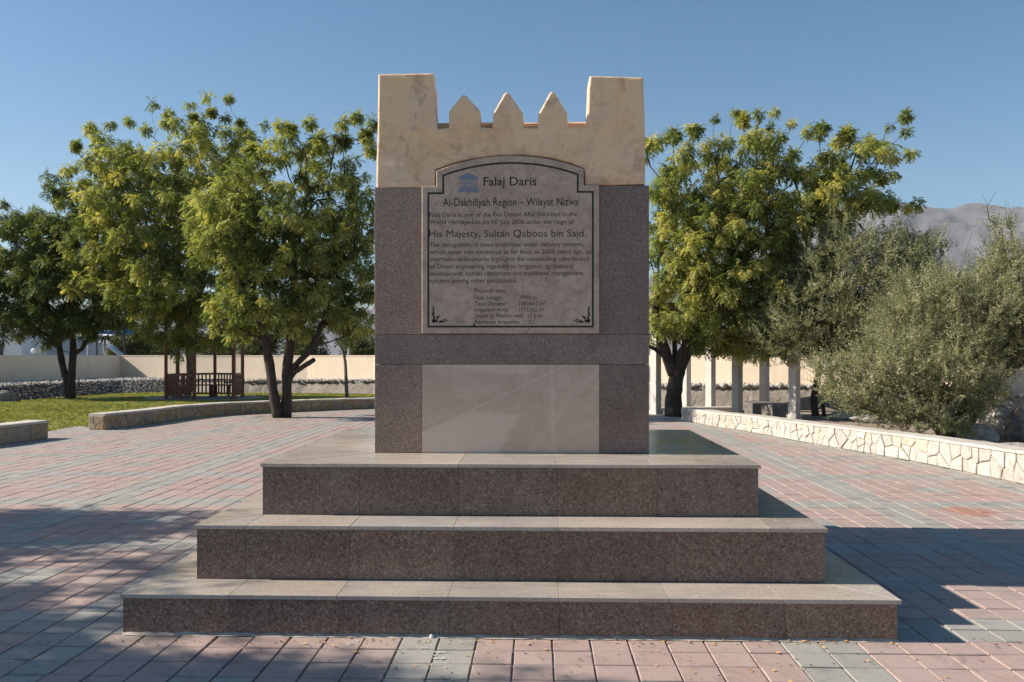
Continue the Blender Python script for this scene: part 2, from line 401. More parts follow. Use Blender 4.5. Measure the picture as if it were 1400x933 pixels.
sheet('lawn', [tuple(gd(-1100, 9)[:2]), tuple(gd(-500, 17)[:2]), tuple(gd(640, 24.5)[:2]), tuple(gd(660, 40)[:2]), tuple(gd(200, 43)[:2]), tuple(gd(-700, 43)[:2]), tuple(gd(-1100, 14)[:2])], -.02, 'lawn_soil')
sheet('dirt_ground', [tuple(gd(660, 24)[:2]), (40, 24), (40, 50), tuple(gd(660, 50)[:2])], -.016, 'dirt')
sheet('dirt_yard', [(4.2, 3), (40, 3), (40, 24.0), tuple(gd(660, 24)[:2]), (1, 20)], -.028, 'dirt')

# ------------------------------------------------------------------ paving: nearest 300 pavers single, the rest one stuff mesh
TX, TY = .1985, .2035; GX = -.32; GY = 4.675
MON = (-2.236, 1.892, 4.667, 7.86)
def seg_dist(p, pts):
    best = 9
    for a, b in zip(pts, pts[1:]):
        ab = (b - a).to_2d(); ap = Vector((p[0] - a.x, p[1] - a.y)); t = max(0, min(1, ap.dot(ab) / ab.length_squared))
        best = min(best, (ap - ab * t).length)
    return best
def tile_poly(i, j, near):
    x0 = GX + i * TX; y0 = GY + j * TY; gx = .0042; gy = .0050
    return x0 + gx, x0 + TX - gx, y0 + gy, y0 + TY - gy
TREE_A = atz(385, 570.5)
cells = []
for j in range(-11, 108):
    for i in range(-75, 52):
        cx, cy = GX + (i + .5) * TX, GY + (j + .5) * TY
        if not inside((cx, cy), PLAZA): continue
        if MON[0] + .09 < cx < MON[1] - .09 and MON[2] + .08 < cy < MON[3] - .05: continue
        if math.hypot(cx - TREE_A.x, (cy - TREE_A.y)) < .62: continue
        ii = (i + 2) % 10; jj = j % 10      # grey bands two pavers wide every ten, a two by two grey patch in each pink field
        grey = ii < 2 or jj < 2 or (ii in (5, 6) and jj in (5, 6))
        if cy < 22 and cx > 2 and seg_dist((cx, cy), RIGHT) < .33: grey = True
        if math.hypot(cx - TREE_A.x, (cy - TREE_A.y)) < .9: grey = True
        px, py, d = proj((cx, cy, 0))
        vis = -30 < px < 1430 and py < 950
        hid = MON[0] < cx < MON[1] and 4.6 < cy < 9
        cells.append((d if (vis and not hid) else d + 100, i, j, grey, d))
cells.sort()
pav = empty('paving', (0, 0, 0)); tag(pav, kind='structure')
tile_me = {}
for k in (False, True):
    for vi in range(3):
        b = MB(); hx, hy = TX / 2 - .0042, TY / 2 - .0050
        b.prism(rect(-hx, hx, -hy, hy), -.03, 0, .0035); me = bpy.data.meshes.new('paver'); me.from_pydata(b.v, [], b.f); me.update()
        me.materials.append(M['grey_paver' if k else 'pink_paver']); tile_me[k, vi] = me
for d, i, j, g, _ in cells[:300]:
    o = bpy.data.objects.new('paver', tile_me[g, R.randrange(3)]); COL.objects.link(o); o.parent = pav
    o.location = (GX + (i + .5) * TX + R.uniform(-.0012, .0012), GY + (j + .5) * TY, R.uniform(-.0035, .0012))
    o.rotation_euler = (R.uniform(-.007, .007), R.uniform(-.007, .007), R.uniform(-.004, .004))
for g in (False, True):
    V = []; T = []
    for d, i, j, gg, dd in cells[300:]:
        if gg != g: continue
        x0, x1, y0, y1 = tile_poly(i, j, dd < 12); b = .0035; z = R.uniform(-.0035, .0012); t = R.random()
        sx, sy = R.uniform(-.0006, .0006), R.uniform(-.0006, .0006)
        q = [(x0 + b, y0 + b, z - sx - sy), (x1 - b, y0 + b, z + sx - sy), (x1 - b, y1 - b, z + sx + sy), (x0 + b, y1 - b, z - sx + sy)]
        o4 = [(x0, y0, z - b), (x1, y0, z - b), (x1, y1, z - b), (x0, y1, z - b)]
        l4 = [(a, c, -.03) for a, c, _z in o4]
        V.append(q); T.append(t)
        for a in range(4):
            bb = (a + 1) % 4; V.append([o4[a], o4[bb], q[bb], q[a]]); T.append(t)
            if dd < 14: V.append([l4[a], l4[bb], o4[bb], o4[a]]); T.append(t)
    o = quads('far_pavers', np.array(V), T, 'grey_paver' if g else 'pink_paver', pav); o['kind'] = 'stuff'

# ------------------------------------------------------------------ the monument
mon = empty('stone_monument', (-.17, 6.2, 0))
tag(mon, 'brown granite monument on three steps with engraved plaque and plaster battlements', 'monument')
def part(o, parent=None):
    o.parent = parent or mon
    return o
mon_inv = Matrix.Translation((.17, -6.2, 0))
def pm(mb, name, m, parent=None, smooth=False):
    o = mb.build(name, m, None, smooth)
    o.data.transform(mon_inv); o.parent = parent or mon
    return o
Y1, Y2, Y3, YC = 4.667, 4.989, 5.319, 5.897
Z1, Z2, Z3 = .219, .529, .844
BK = 7.84
steps = [(-2.234, 1.889, Y1, 0, Z1), (-1.958, 1.617, Y2, Z1, Z2), (-1.681, 1.327, Y3, Z2, Z3)]
b = MB()
b.box((-2.205, Y1 + .03, -.05), (1.86, BK - .03, Z1 - .03)); b.box((-1.93, Y2 + .03, Z1 - .03), (1.588, BK - .035, Z2 - .03)); b.box((-1.65, Y3 + .03, Z2 - .03), (1.298, BK - .04, Z3 - .025))
b.box((-1.07, YC + .03, Z3 - .025), (.717, BK - .03 - .03, 2.62))
pm(b, 'core', 'dark_core')
J1 = [313, 463, 614, 765, 919, 1074]; J2 = [336, 478, 621, 764, 908, 1055]; J3 = [491.5, 627, 762, 899]
T = .022   # tread slab thickness
def on_front(px, py, Y): return aty(px, py, Y).x
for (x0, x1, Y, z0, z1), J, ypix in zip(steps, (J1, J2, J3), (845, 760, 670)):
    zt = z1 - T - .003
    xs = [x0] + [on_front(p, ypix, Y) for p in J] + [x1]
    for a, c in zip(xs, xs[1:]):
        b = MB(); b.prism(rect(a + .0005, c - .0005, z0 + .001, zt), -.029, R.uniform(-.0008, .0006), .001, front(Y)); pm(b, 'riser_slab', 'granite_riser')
    for sx, xx in ((-1, x0), (1, x1)):
        n = 5; L = BK - .004 - (Y + .03); 
        for k in range(n):
            ya = Y + .0305 + L * k / n; yb = Y + .0305 + L * (k + 1) / n
            if sx < 0: fr = Matrix(((0, 0, -1, xx), (-1, 0, 0, 0), (0, 1, 0, 0), (0, 0, 0, 1))); pl = rect(-yb + .0008, -ya - .0008, z0 + .001, zt)
            else: fr = Matrix(((0, 0, 1, xx), (1, 0, 0, 0), (0, 1, 0, 0), (0, 0, 0, 1))); pl = rect(ya + .0008, yb - .0008, z0 + .001, zt)
            b = MB(); b.prism(pl, -.028, 0, .0015, fr); pm(b, 'riser_slab', 'granite_riser')
    fr = Matrix(((-1, 0, 0, 0), (0, 0, 1, BK - .001), (0, 1, 0, 0), (0, 0, 0, 1)))
    for k in range(4):
        a = -x1 + .03 + (x1 - x0 - .06) * k / 4; c = -x1 + .03 + (x1 - x0 - .06) * (k + 1) / 4
        b = MB(); b.prism(rect(a + .001, c - .001, z0 + .001, zt), -.028, 0, .0015, fr); pm(b, 'riser_slab', 'granite_riser')
# treads: mitred front strip and side strips
treads = [(-2.243, 1.905, Y1 - .014, Y2 + .0, -1.958, 1.617, Z1, [(312, 300), (460, 470), (612, 616), (764, 764), (916, 912), (1068, 1052)]),
          (-1.968, 1.630, Y2 - .014, Y3 + .0, -1.681, 1.327, Z2, [(336, 352), (478, 486), (620, 622), (764, 764), (906, 902), (1052, 1040)]),
          (-1.690, 1.340, Y3 - .014, YC, -1.098, .747, Z3, [(627, 634), (760, 760), (893, 884)])]
for ti, (x0, x1, ya, yb, xi0, xi1, zt, J) in enumerate(treads):
    g = .0007; yb2 = yb - .001
    mid = [x0 + .0] + [aty(a, 0, ya).x for a, _ in J] + [x1]
    top = [xi0] + [aty(a, 0, ya).x for a, _ in J] + [xi1]
    for k in range(len(mid) - 1):
        pl = [(mid[k] + g, ya), (mid[k + 1] - g, ya), (top[k + 1] - g, yb2), (top[k] + g, yb2)]
        if k > 0 and pl[3][0] < xi0: pl[3] = (xi0 + g, yb2)
        if k > 0 and pl[2][0] < xi0: continue
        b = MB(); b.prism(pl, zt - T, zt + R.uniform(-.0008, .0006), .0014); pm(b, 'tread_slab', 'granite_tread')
    n = 4
    for side in (-1, 1):
        xo, xi = (x0, xi0) if side < 0 else (x1, xi1)
        for k in range(n):
            def at(t, edge):  # edge 0 outer, 1 inner
                s0 = ya if edge == 0 else yb
                return s0 + (BK + .01 - s0) * t
            a, c = k / n, (k + 1) / n
            q = [(xo, at(a, 0) + g), (xo, at(c, 0) - g), (xi + side * g, at(c, 1) - g), (xi + side * g, at(a, 1) + g)]
            if k == 0 : q[0] = (xo, ya + g * 2); q[3] = (xi + side * g, yb + g * 2)
            if k > 0: q[0] = (xo, at(a, 1) + g)
            q[1] = (xo, at(c, 1) - g)
            if side < 0: q = [q[0], q[3], q[2], q[1]]
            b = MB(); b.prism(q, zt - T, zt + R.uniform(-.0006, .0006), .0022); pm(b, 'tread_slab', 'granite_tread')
# column cladding
XL, XR = -1.100, .7465
def fx(px): return aty(px, 486, YC).x
def fz(py, px=698): return aty(px, py, YC).z
zA, zB = fz(457.2), fz(498.5); xa, xb = fx(576.6), fx(819.6); ZT = 2.640
def clad(x0, x1, z0, z1, off=0, m='granite_column', name='cladding_slab'):
    b = MB(); b.prism(rect(x0 + .001, x1 - .001, z0 + .001, z1 - .001), -.029, off, .0016, front(YC)); return pm(b, name, m)
clad(XL, xa, Z3, zB); clad(xb, XR, Z3, zB); clad(XL, XR, zB, zA, -.0005); clad(XL, xa, zA, ZT); clad(xb, XR, zA, ZT)
clad(xa, xb, Z3 + .0, zB, .001, 'panel_marble', 'marble_panel')
zs = [Z3, zB, zA, ZT]
for side in (-1, 1):
    for k in range(3):
        for q in range(3):
            ya = YC + .0305 + (BK - .03 - YC - .035) * q / 3; yb = YC + .0305 + (BK - .03 - YC - .035) * (q + 1) / 3
            if side < 0: fr = Matrix(((0, 0, -1, XL), (-1, 0, 0, 0), (0, 1, 0, 0), (0, 0, 0, 1))); pl = rect(-yb + .001, -ya - .001, zs[k] + .001, zs[k + 1] - .001)
            else: fr = Matrix(((0, 0, 1, XR), (1, 0, 0, 0), (0, 1, 0, 0), (0, 0, 0, 1))); pl = rect(ya + .001, yb - .001, zs[k] + .001, zs[k + 1] - .001)
            b = MB(); b.prism(pl, -.029, 0, .0016, fr); pm(b, 'cladding_slab', 'granite_column')
fr = Matrix(((-1, 0, 0, 0), (0, 0, 1, BK - .03), (0, 1, 0, 0), (0, 0, 0, 1)))
for k in range(3):
    for q in range(3):
        a = -XR + .03 + (XR - XL - .06) * q / 3; c = -XR + .03 + (XR - XL - .06) * (q + 1) / 3
        b = MB(); b.prism(rect(a + .001, c - .001, zs[k] + .001, zs[k + 1] - .001), -.029, 0, .0016, fr); pm(b, 'cladding_slab', 'granite_column')
# plaque: stepped shoulders and an arched head
def PT(px, py): v = aty(px, py, YC); return (v.x, v.z)
def arch(pl, pr, pk, n=22):
    """circle through left end, peak, right end (pixels measured on the face) -> points right to left"""
    (x1, y1), (x2, y2), (x3, y3) = pl, pk, pr
    a = x1 * (y2 - y3) - y1 * (x2 - x3) + x2 * y3 - x3 * y2
    bb = (x1 * x1 + y1 * y1) * (y3 - y2) + (x2 * x2 + y2 * y2) * (y1 - y3) + (x3 * x3 + y3 * y3) * (y2 - y1)
    c = (x1 * x1 + y1 * y1) * (x2 - x3) + (x2 * x2 + y2 * y2) * (x3 - x1) + (x3 * x3 + y3 * y3) * (x1 - x2)
    cx, cy = -bb / 2 / a, -c / 2 / a; r = math.hypot(x1 - cx, y1 - cy)
    a0 = math.atan2(y3 - cy, x3 - cx); a1 = math.atan2(y1 - cy, x1 - cx)
    return [(cx + r * math.cos(a0 + (a1 - a0) * i / n), cy + r * math.sin(a0 + (a1 - a0) * i / n)) for i in range(n + 1)]
outer = [PT(577, 456.3), PT(819.3, 456.3), PT(819.3, 253.6), PT(798, 253.8)] + arch(PT(597, 234.5), PT(798, 232), PT(697.5, 213.6)) + [PT(597, 255.6), PT(577, 255.8)]
# PT order: z grows upward, so this runs counter clockwise in (x, z)
b = MB(); PF = .016
b.prism(outer, -.028, PF, .004, front(YC)); plaque = pm(b, 'plaque', 'plaque_marble')
brd = [PT(584.8, 448.2), PT(811.6, 448.2), PT(811.6, 262), PT(791, 262)] + arch(PT(605, 240), PT(791, 238.5), PT(697.5, 222.6)) + [PT(605, 263.8), PT(584.8, 263.8)]
bi = inset(brd, .0125); n = len(brd)
b = MB(); vs = [(x, z, PF + .0006) for x, z in brd] + [(x, z, PF + .0006) for x, z in bi]
b.add([front(YC) @ Vector(v) for v in vs], [(i, (i + 1) % n, n + (i + 1) % n, n + i) for i in range(n)])
bx_, bz_ = PT(648.5, 445.5)
b.prism(rect(bx_ - .007, bx_ + .008, bz_ - .008, bz_ + .01), PF + .0004, PF + .0012, 0, front(YC))
pm(b, 'border_line', 'engraving', plaque)
# lettering
def text(body, x0, x1, base, cap, m='faded_engraving', fat=0.0):
    cu = bpy.data.curves.new('t', 'FONT'); cu.body = body; cu.size = 1; cu.offset = fat; cu.resolution_u = 3
    ob = bpy.data.objects.new('t', cu); COL.objects.link(ob)
    bpy.context.view_layer.update()
    me = bpy.data.meshes.new_from_object(ob); bpy.data.objects.remove(ob)
    co_ = np.zeros(len(me.vertices) * 3, np.float32); me.vertices.foreach_get('co', co_); co_ = co_.reshape(-1, 3)
    cu2 = bpy.data.curves.new('h', 'FONT'); cu2.body = 'H'; cu2.size = 1; o2 = bpy.data.objects.new('h', cu2); COL.objects.link(o2); bpy.context.view_layer.update()
    m2 = bpy.data.meshes.new_from_object(o2); bpy.data.objects.remove(o2)
    H = max(v.co.y for v in m2.vertices)
    X0, Z0 = PT(x0, base); X1 = PT(x1, base)[0]; ch = cap / FPX * 5.9
    mn, mx = co_[:, 0].min(), co_[:, 0].max()
    out = np.empty_like(co_)
    out[:, 0] = X0 + (co_[:, 0] - mn) / (mx - mn) * (X1 - X0); out[:, 2] = Z0 + co_[:, 1] / H * ch; out[:, 1] = YC - PF - .0009
    me.vertices.foreach_set('co', out.ravel()); me.materials.clear(); me.update()
    o = link('inscription', me, m); o['kind'] = 'stuff'; me.transform(mon_inv); o.parent = plaque
    return o
text('Falaj Daris', 661.4, 733.6, 254.7, 11.6, 'engraving', .008)
text('Al-Dakhiliyah Region \u2013 Wilayat Nizwa', 606, 790.8, 282.5, 10.6, 'engraving', .004)
LN = [('Falaj Daris is one of the five Omani Aflaj inscribed in the', 587.4, 789, 297.3, 6.0), ('World Heritage List on 16', 587.4, 679.5, 307.2, 6.0),
      ('July 2006 under the reign of', 684, 784.4, 307.2, 6.0)]
for t in LN: text(*t)
text('th', 680, 683.6, 303.8, 3)
text('His Majesty, Sultan Qaboos bin Said.', 587.4, 801, 325, 9.6, 'engraving', -.002)
for t in [('The recognition of these traditional water delivery systems,', 588, 798.5, 338.2), ('which came into existence as far back as 2000 years ago, as', 588, 808, 348.1),
          ('international landmarks highlights the outstanding contribution', 588, 805.8, 357.9), ('of Omani engineering ingenuity to irrigation, agricultural', 588, 783.3, 367.8),
          ('development, human settlement and traditional management', 588, 797.3, 377.4), ('systems among other civilizations.', 588, 707.9, 387.2)]: text(*t, 6.1)
for t in [('Physical data :', 649, 695.3, 400.5), ('Falaj Length', 649, 687, 409.9), (': 7990 m', 705.6, 733.4, 409.9), ('Total Demand', 649, 691, 418.3), (': 2382642 m\u00b3', 704.7, 746.3, 418.3),
          ('Irrigation Area', 649, 694.5, 426.4), (': 1715502 m\u00b2', 704.7, 744.5, 426.4), ('Depth of Mother well : 17.5 m', 649, 741, 434.7), ('Recharge branches', 649, 710, 443.1), (': 2', 718, 726, 443.1)]: text(*t, 5.5)
# temple emblem in blue: pediment, letter columns, steps
b = MB(); fE = front(YC - PF - .0005)
def ep(u, v): p = PT(u, v); return p
def epoly(pts, mb=b): 
    q = [ep(*p) for p in pts]; ar = sum(q[i - 1][0] * q[i][1] - q[i][0] * q[i - 1][1] for i in range(len(q)))
    if ar < 0: q = q[::-1]
    mb.add([fE @ Vector((x, z, .0006)) for x, z in q], [tuple(range(len(q)))])
epoly([(627, 243.5), (641, 237.2), (655, 243.5), (652.6, 243.8), (641, 238.9), (629.4, 243.8)])
epoly([(630.5, 243.6), (641, 239.7), (651.5, 243.6)])
epoly([(628, 244.2), (654, 244.2), (654, 246.0), (628, 246.0)])
for k in range(4): epoly([(628.8 - k * 1.0, 256.9 + k * 1.9), (653.4 + k * .8, 256.9 + k * 1.9), (653.9 + k * .8, 258.0 + k * 1.9), (628.4 - k * 1.0, 258.0 + k * 1.9)])
pm(b, 'emblem', 'blue_paint', plaque)
for i, ch in enumerate('UNESCO'):
    o = text(ch, 629.3 + i * 4.15, 632.4 + i * 4.15, 256.2, 9.2, 'blue_paint', .01); o.name = 'emblem_letter'
# corner ornaments: curling leaves
def leafshape(mb, x, y, ang, L, Wd, bend, flip):
    pts = []
    for s in (1, -1):
        rng = range(0, 9) if s > 0 else range(8, -1, -1)
        for i in rng:
            t = i / 8; a = ang + bend * t
            cxp = x + math.cos(ang + bend * t * .5) * L * t; cyp = y - math.sin(ang + bend * t * .5) * L * t
            wv = Wd * 1.55 * math.sin(PI * min(1, t * 1.02)) ** .8 * s * (1 if s > 0 else .35)
            pts.append((cxp - math.sin(a) * wv, cyp - math.cos(a) * wv))
    if flip: pts = [(1397.6 - px_, py_) for px_, py_ in pts]
    for i in range(8):
        q = [pts[i], pts[i + 1], pts[16 - i], pts[17 - i]]; epoly(q, mb)
for fl in (False, True):
    b = MB()
    for a in [(592, 441.5, .2, 6, 1.3, .5), (592, 441.5, 1.35, 6, 1.3, -.5), (592, 441.5, .78, 6.5, 1.5, 0), (597, 437, .55, 7, 1.0, .5), (597, 437, 1.0, 7, 1.0, -.5),
              (594, 434, 2.1, 7, 1.4, -1.2), (592.3, 430, 1.1, 7, .9, .9), (594.5, 426, 2.0, 8, .9, -.2), (599, 441, -.2, 8, 1.3, 1.2), (603, 441.8, .5, 7, .9, -.9), (606, 437, -.45, 8, .9, .2),
              (592, 436, .2, 5, 1.1, .6), (597, 441.8, 1.4, 5, 1.1, -.6)]: leafshape(b, *a, fl)
    o = pm(b, 'corner_ornament', 'engraving', plaque)

# plaster battlements --------------------------------------------------
bat = empty('battlement', (0, 0, 0)); bat.parent = mon; bat.matrix_parent_inverse = Matrix.Identity(4); bat.location = (0, 0, 0)
def wob(v, amp=.006):
    n1 = noise.noise_vector(Vector(v) * 3.1); n2 = noise.noise_vector(Vector(v) * 11)
    return Vector(v) + n1 * amp + n2 * amp * .35
def plaster_solid(name, poly, depth, fr, seg=.035, lip=.012):
    """filled outline, subdivided edges + chamfer, faces gridded through bmesh, wobbled by hand"""
    pts = []
    for i in range(len(poly)):
        a = Vector(poly[i]); c = Vector(poly[(i + 1) % len(poly)]); k = max(1, int((c - a).length / seg))
        for j in range(k): pts.append(tuple(a.lerp(c, j / k)))
    bm = bmesh.new(); n = len(pts); ins = inset(pts, lip)
    layers = [[(x, y, 0) for x, y in ins], [(x, y, -lip * .35) for x, y in inset(pts, lip * .3)], [(x, y, -lip) for x, y in pts]]
    kd = max(1, int(depth / .09))
    for j in range(1, kd + 1): layers.append([(x, y, -lip - (depth - lip * 2) * j / kd) for x, y in pts])
    layers.append([(x, y, -depth) for x, y in ins])
    rows = [[bm.verts.new(wob(fr @ Vector(v))) for v in L] for L in layers]
    for A, B in zip(rows, rows[1:]):
        for i in range(n): bm.faces.new((A[i], B[i], B[(i + 1) % n], A[(i + 1) % n]))
    tris = tessellate_polygon([[Vector((x, y, 0)) for x, y in ins]])
    for t in tris:
        a, b_, c = t; A_, B_, C_ = Vector(ins[a]), Vector(ins[b_]), Vector(ins[c])
        if (B_ - A_).cross(C_ - A_) < 0: a, c = c, a
        if len({a, b_, c}) == 3:
            for rw, o_ in ((rows[0], (a, b_, c)), (rows[-1], (c, b_, a))):
                try: bm.faces.new([rw[q] for q in o_])
                except ValueError: pass
    me = bpy.data.meshes.new(name); bm.to_mesh(me); bm.free()
    for p in me.polygons: p.use_smooth = False
    me.transform(mon_inv); o = link(name, me, 'plaster', bat); return o
PY = YC - .004
fp = front(PY)
# front wall band, cut round the plaque head
def Q(px, py): v = aty(px, py, PY); return (v.x, v.z)
aL = arch(PT(595.8, 232.5), PT(799.2, 230.5), PT(697.5, 211.6), 26)
def top_edge():
    pts = [Q(882.3, 252), Q(881.6, 176), Q(880.8, 104.8), Q(840, 104.5), Q(806.5, 104.2), Q(804.5, 125), Q(802.8, 173.5)]
    for (xc, a, c, sh, pk) in ((755.5, 736.3, 776, 155, 125.5), (693, 673.6, 715, 155, 126), (634, 614.2, 655.8, 152, 129)):
        pts += [Q(c + 1, 174), Q(c, sh), Q(xc + 3, pk + 1.5), Q(xc - 1, pk), Q(xc - 4, pk + 2.5), Q(a, sh), Q(a - 1, 175)]
    return pts + [Q(598, 176), Q(593.5, 120), Q(591.6, 99.5), Q(560, 100.5), Q(516.6, 101.5), Q(515.6, 176)]
nb_top = fz(176)
band = [Q(515, 257.5), Q(595.5, 257)] + aL[::-1] + [Q(799.5, 253.2)] + top_edge()
plaster_solid('parapet_wall', band, .13, fp)
for x0_, x1_ in ((XL + .03, fx(590)), (fx(806), XR - .03)):
    plaster_solid('corner_tower', rect(x0_, x1_, nb_top - .3, fz(105)), .25, front(PY + .12))
# side and back parapets, same build turned round the column
xm0, xm1 = -1.085, .725; yb_ = BK - .025
zc0, zc1 = 2.645, 3.03
def outline_box(name, x0, x1, y0, y1, z0, z1): 
    plaster_solid(name, rect(x0, x1, z0, z1), y1 - y0, front(y0))
outline_box('parapet_wall', xm0 + .003, xm0 + .2, PY + .20, yb_ - .2, zc0, zc1); outline_box('parapet_wall', xm1 - .2, xm1 - .003, PY + .20, yb_ - .2, zc0, zc1)
outline_box('parapet_wall', xm0 + .002, xm1 - .002, yb_ - .2, yb_, zc0, zc1)
outline_box('corner_tower', xm0, xm0 + .37, yb_ - .37, yb_ - .001, zc1 - .002, 3.39); outline_box('corner_tower', xm1 - .37, xm1, yb_ - .37, yb_ - .001, zc1 - .002, 3.37)
def merl(cx): return [(cx - .1, zc1 - .01), (cx + .1, zc1 - .01), (cx + .1, 3.15), (cx, 3.27), (cx - .1, 3.15)]
for cx in (-.49, -.19, .11): plaster_solid('merlon', merl(cx), .13, front(yb_ - .132), lip=.008)
for cy in (-.62, -.3, .02, .34):
    ymid = (PY + yb_) / 2
    for xx in (xm0 + .002, xm1 - .132):
        fr = Matrix(((0, 0, -1, xx), (1, 0, 0, ymid + .14), (0, 1, 0, 0), (0, 0, 0, 1))) if False else Matrix(((0, 0, -1, xx), (-1, 0, 0, ymid + .14), (0, 1, 0, 0), (0, 0, 0, 1)))
        plaster_solid('merlon', merl(cy), .13, fr, lip=.008)
# sloping roof fill behind the front merlons
outline_box('roof_fill', xm0 + .36, xm1 - .36, PY + .135, PY + .62, zc0 + .2, 3.105)
outline_box('roof_fill', xm0 + .19, xm1 - .19, PY + .62, yb_ - .2, zc0 + .1, 2.95)
bb_ = bat  # plaster coordinates already in monument space

# chips along the tread edges, mortar fillet along the foot of the lowest step
for px, py, Y_, zt_, w0 in ((588, 634, Y3 - .0145, Z3, .02), (628, 634, Y3 - .0145, Z3, .016), (650, 634, Y3 - .0145, Z3, .045), (668, 634, Y3 - .0145, Z3, .03), (700, 634, Y3 - .0145, Z3, .012), (905, 722, Y2 - .0145, Z2, .014), (1128, 818, Y1 - .0145, Z1, .012), (530, 722, Y2 - .0145, Z2, .01), (1176, 818, Y1 - .0145, Z1, .01), (812, 634, Y3 - .0145, Z3, .012)):
    x_ = aty(px, py, Y_).x; k = 9; b = MB(); hh = R.uniform(.004, .008)
    up_ = [(x_ + w0 * (i / (k - 1) - .5), Y_ - .0006, zt_ - .0006) for i in range(k)]
    dn_ = [(x_ + w0 * (i / (k - 1) - .5) * .9, Y_ - .0006, zt_ - .0012 - hh * math.sin(PI * i / (k - 1)) * R.uniform(.4, 1)) for i in range(k)]
    bk_ = [(x_ + w0 * (i / (k - 1) - .5) * .9, Y_ + .0012 + hh * .9 * math.sin(PI * i / (k - 1)) * R.uniform(.4, 1), zt_ + .0012) for i in range(k)]
    b.add(up_ + dn_ + bk_, [(i, k + i, k + i + 1, i + 1) for i in range(k - 1)] + [(i + 1, 2 * k + i + 1, 2 * k + i, i) for i in range(k - 1)])
    pm(b, 'edge_chip', 'coping')
b = MB(); nF = 90
va = [(-2.23 + 4.12 * i / nF, Y1 - .001, .012 + R.uniform(-.004, .004)) for i in range(nF + 1)]; vb = [(-2.23 + 4.12 * i / nF, Y1 - .02 - R.uniform(0, .012), .0015) for i in range(nF + 1)]
b.add(va + vb, [(i, nF + 1 + i, nF + 2 + i, i + 1) for i in range(nF)]); pm(b, 'mortar_fillet', 'pale_mortar')

# ------------------------------------------------------------------ low stone-faced walls
def clip(poly, a, n_):   # keep points with (p-a).n <= 0
    out = []
    for i in range(len(poly)):
        p, q = poly[i], poly[(i + 1) % len(poly)]
        dp = (p[0] - a[0]) * n_[0] + (p[1] - a[1]) * n_[1]; dq = (q[0] - a[0]) * n_[0] + (q[1] - a[1]) * n_[1]
        if dp <= 0: out.append(p)
        if (dp < 0 < dq) or (dq < 0 < dp):
            t = dp / (dp - dq); out.append((p[0] + (q[0] - p[0]) * t, p[1] + (q[1] - p[1]) * t))
    return out
def cellsof(L, H0, cw, rnd):
    seeds = []; x = rnd.uniform(.3, .8) * cw * .5; rows = 2
    while x < L:
        q_ = rnd.random()
        if q_ < .18: seeds.append((x, .5 + rnd.uniform(-.15, .15)))
        elif q_ < .42:
            for zz in (.14, .5, .86): seeds.append((x + rnd.uniform(-.5, .5) * cw, zz + rnd.uniform(-.12, .12)))
        else:
            seeds.append((x + rnd.uniform(-.45, .45) * cw, .25 + rnd.uniform(-.14, .12))); seeds.append((x + rnd.uniform(-.45, .45) * cw, .76 + rnd.uniform(-.14, .14)))
        x += cw * rnd.uniform(.6, 1.35)
    seeds = [(a, s * H0) for a, s in seeds if 0 < a < L]
    res = []
    for i, p in enumerate(seeds):
        poly = rect(0, L, 0, H0)
        for j, q in enumerate(seeds):
            if i == j or abs(q[0] - p[0]) > cw * 4: continue
            poly = clip(poly, ((p[0] + q[0]) / 2, (p[1] + q[1]) / 2), (q[0] - p[0], q[1] - p[1]))
            if len(poly) < 3: break
        if len(poly) >= 3: res.append(poly)
    return res
def clean(poly):
    out = []
    for p in poly:
        if not out or math.hypot(p[0] - out[-1][0], p[1] - out[-1][1]) > .012: out.append(p)
    while len(out) > 3 and math.hypot(out[0][0] - out[-1][0], out[0][1] - out[-1][1]) < .012: out.pop()
    return out
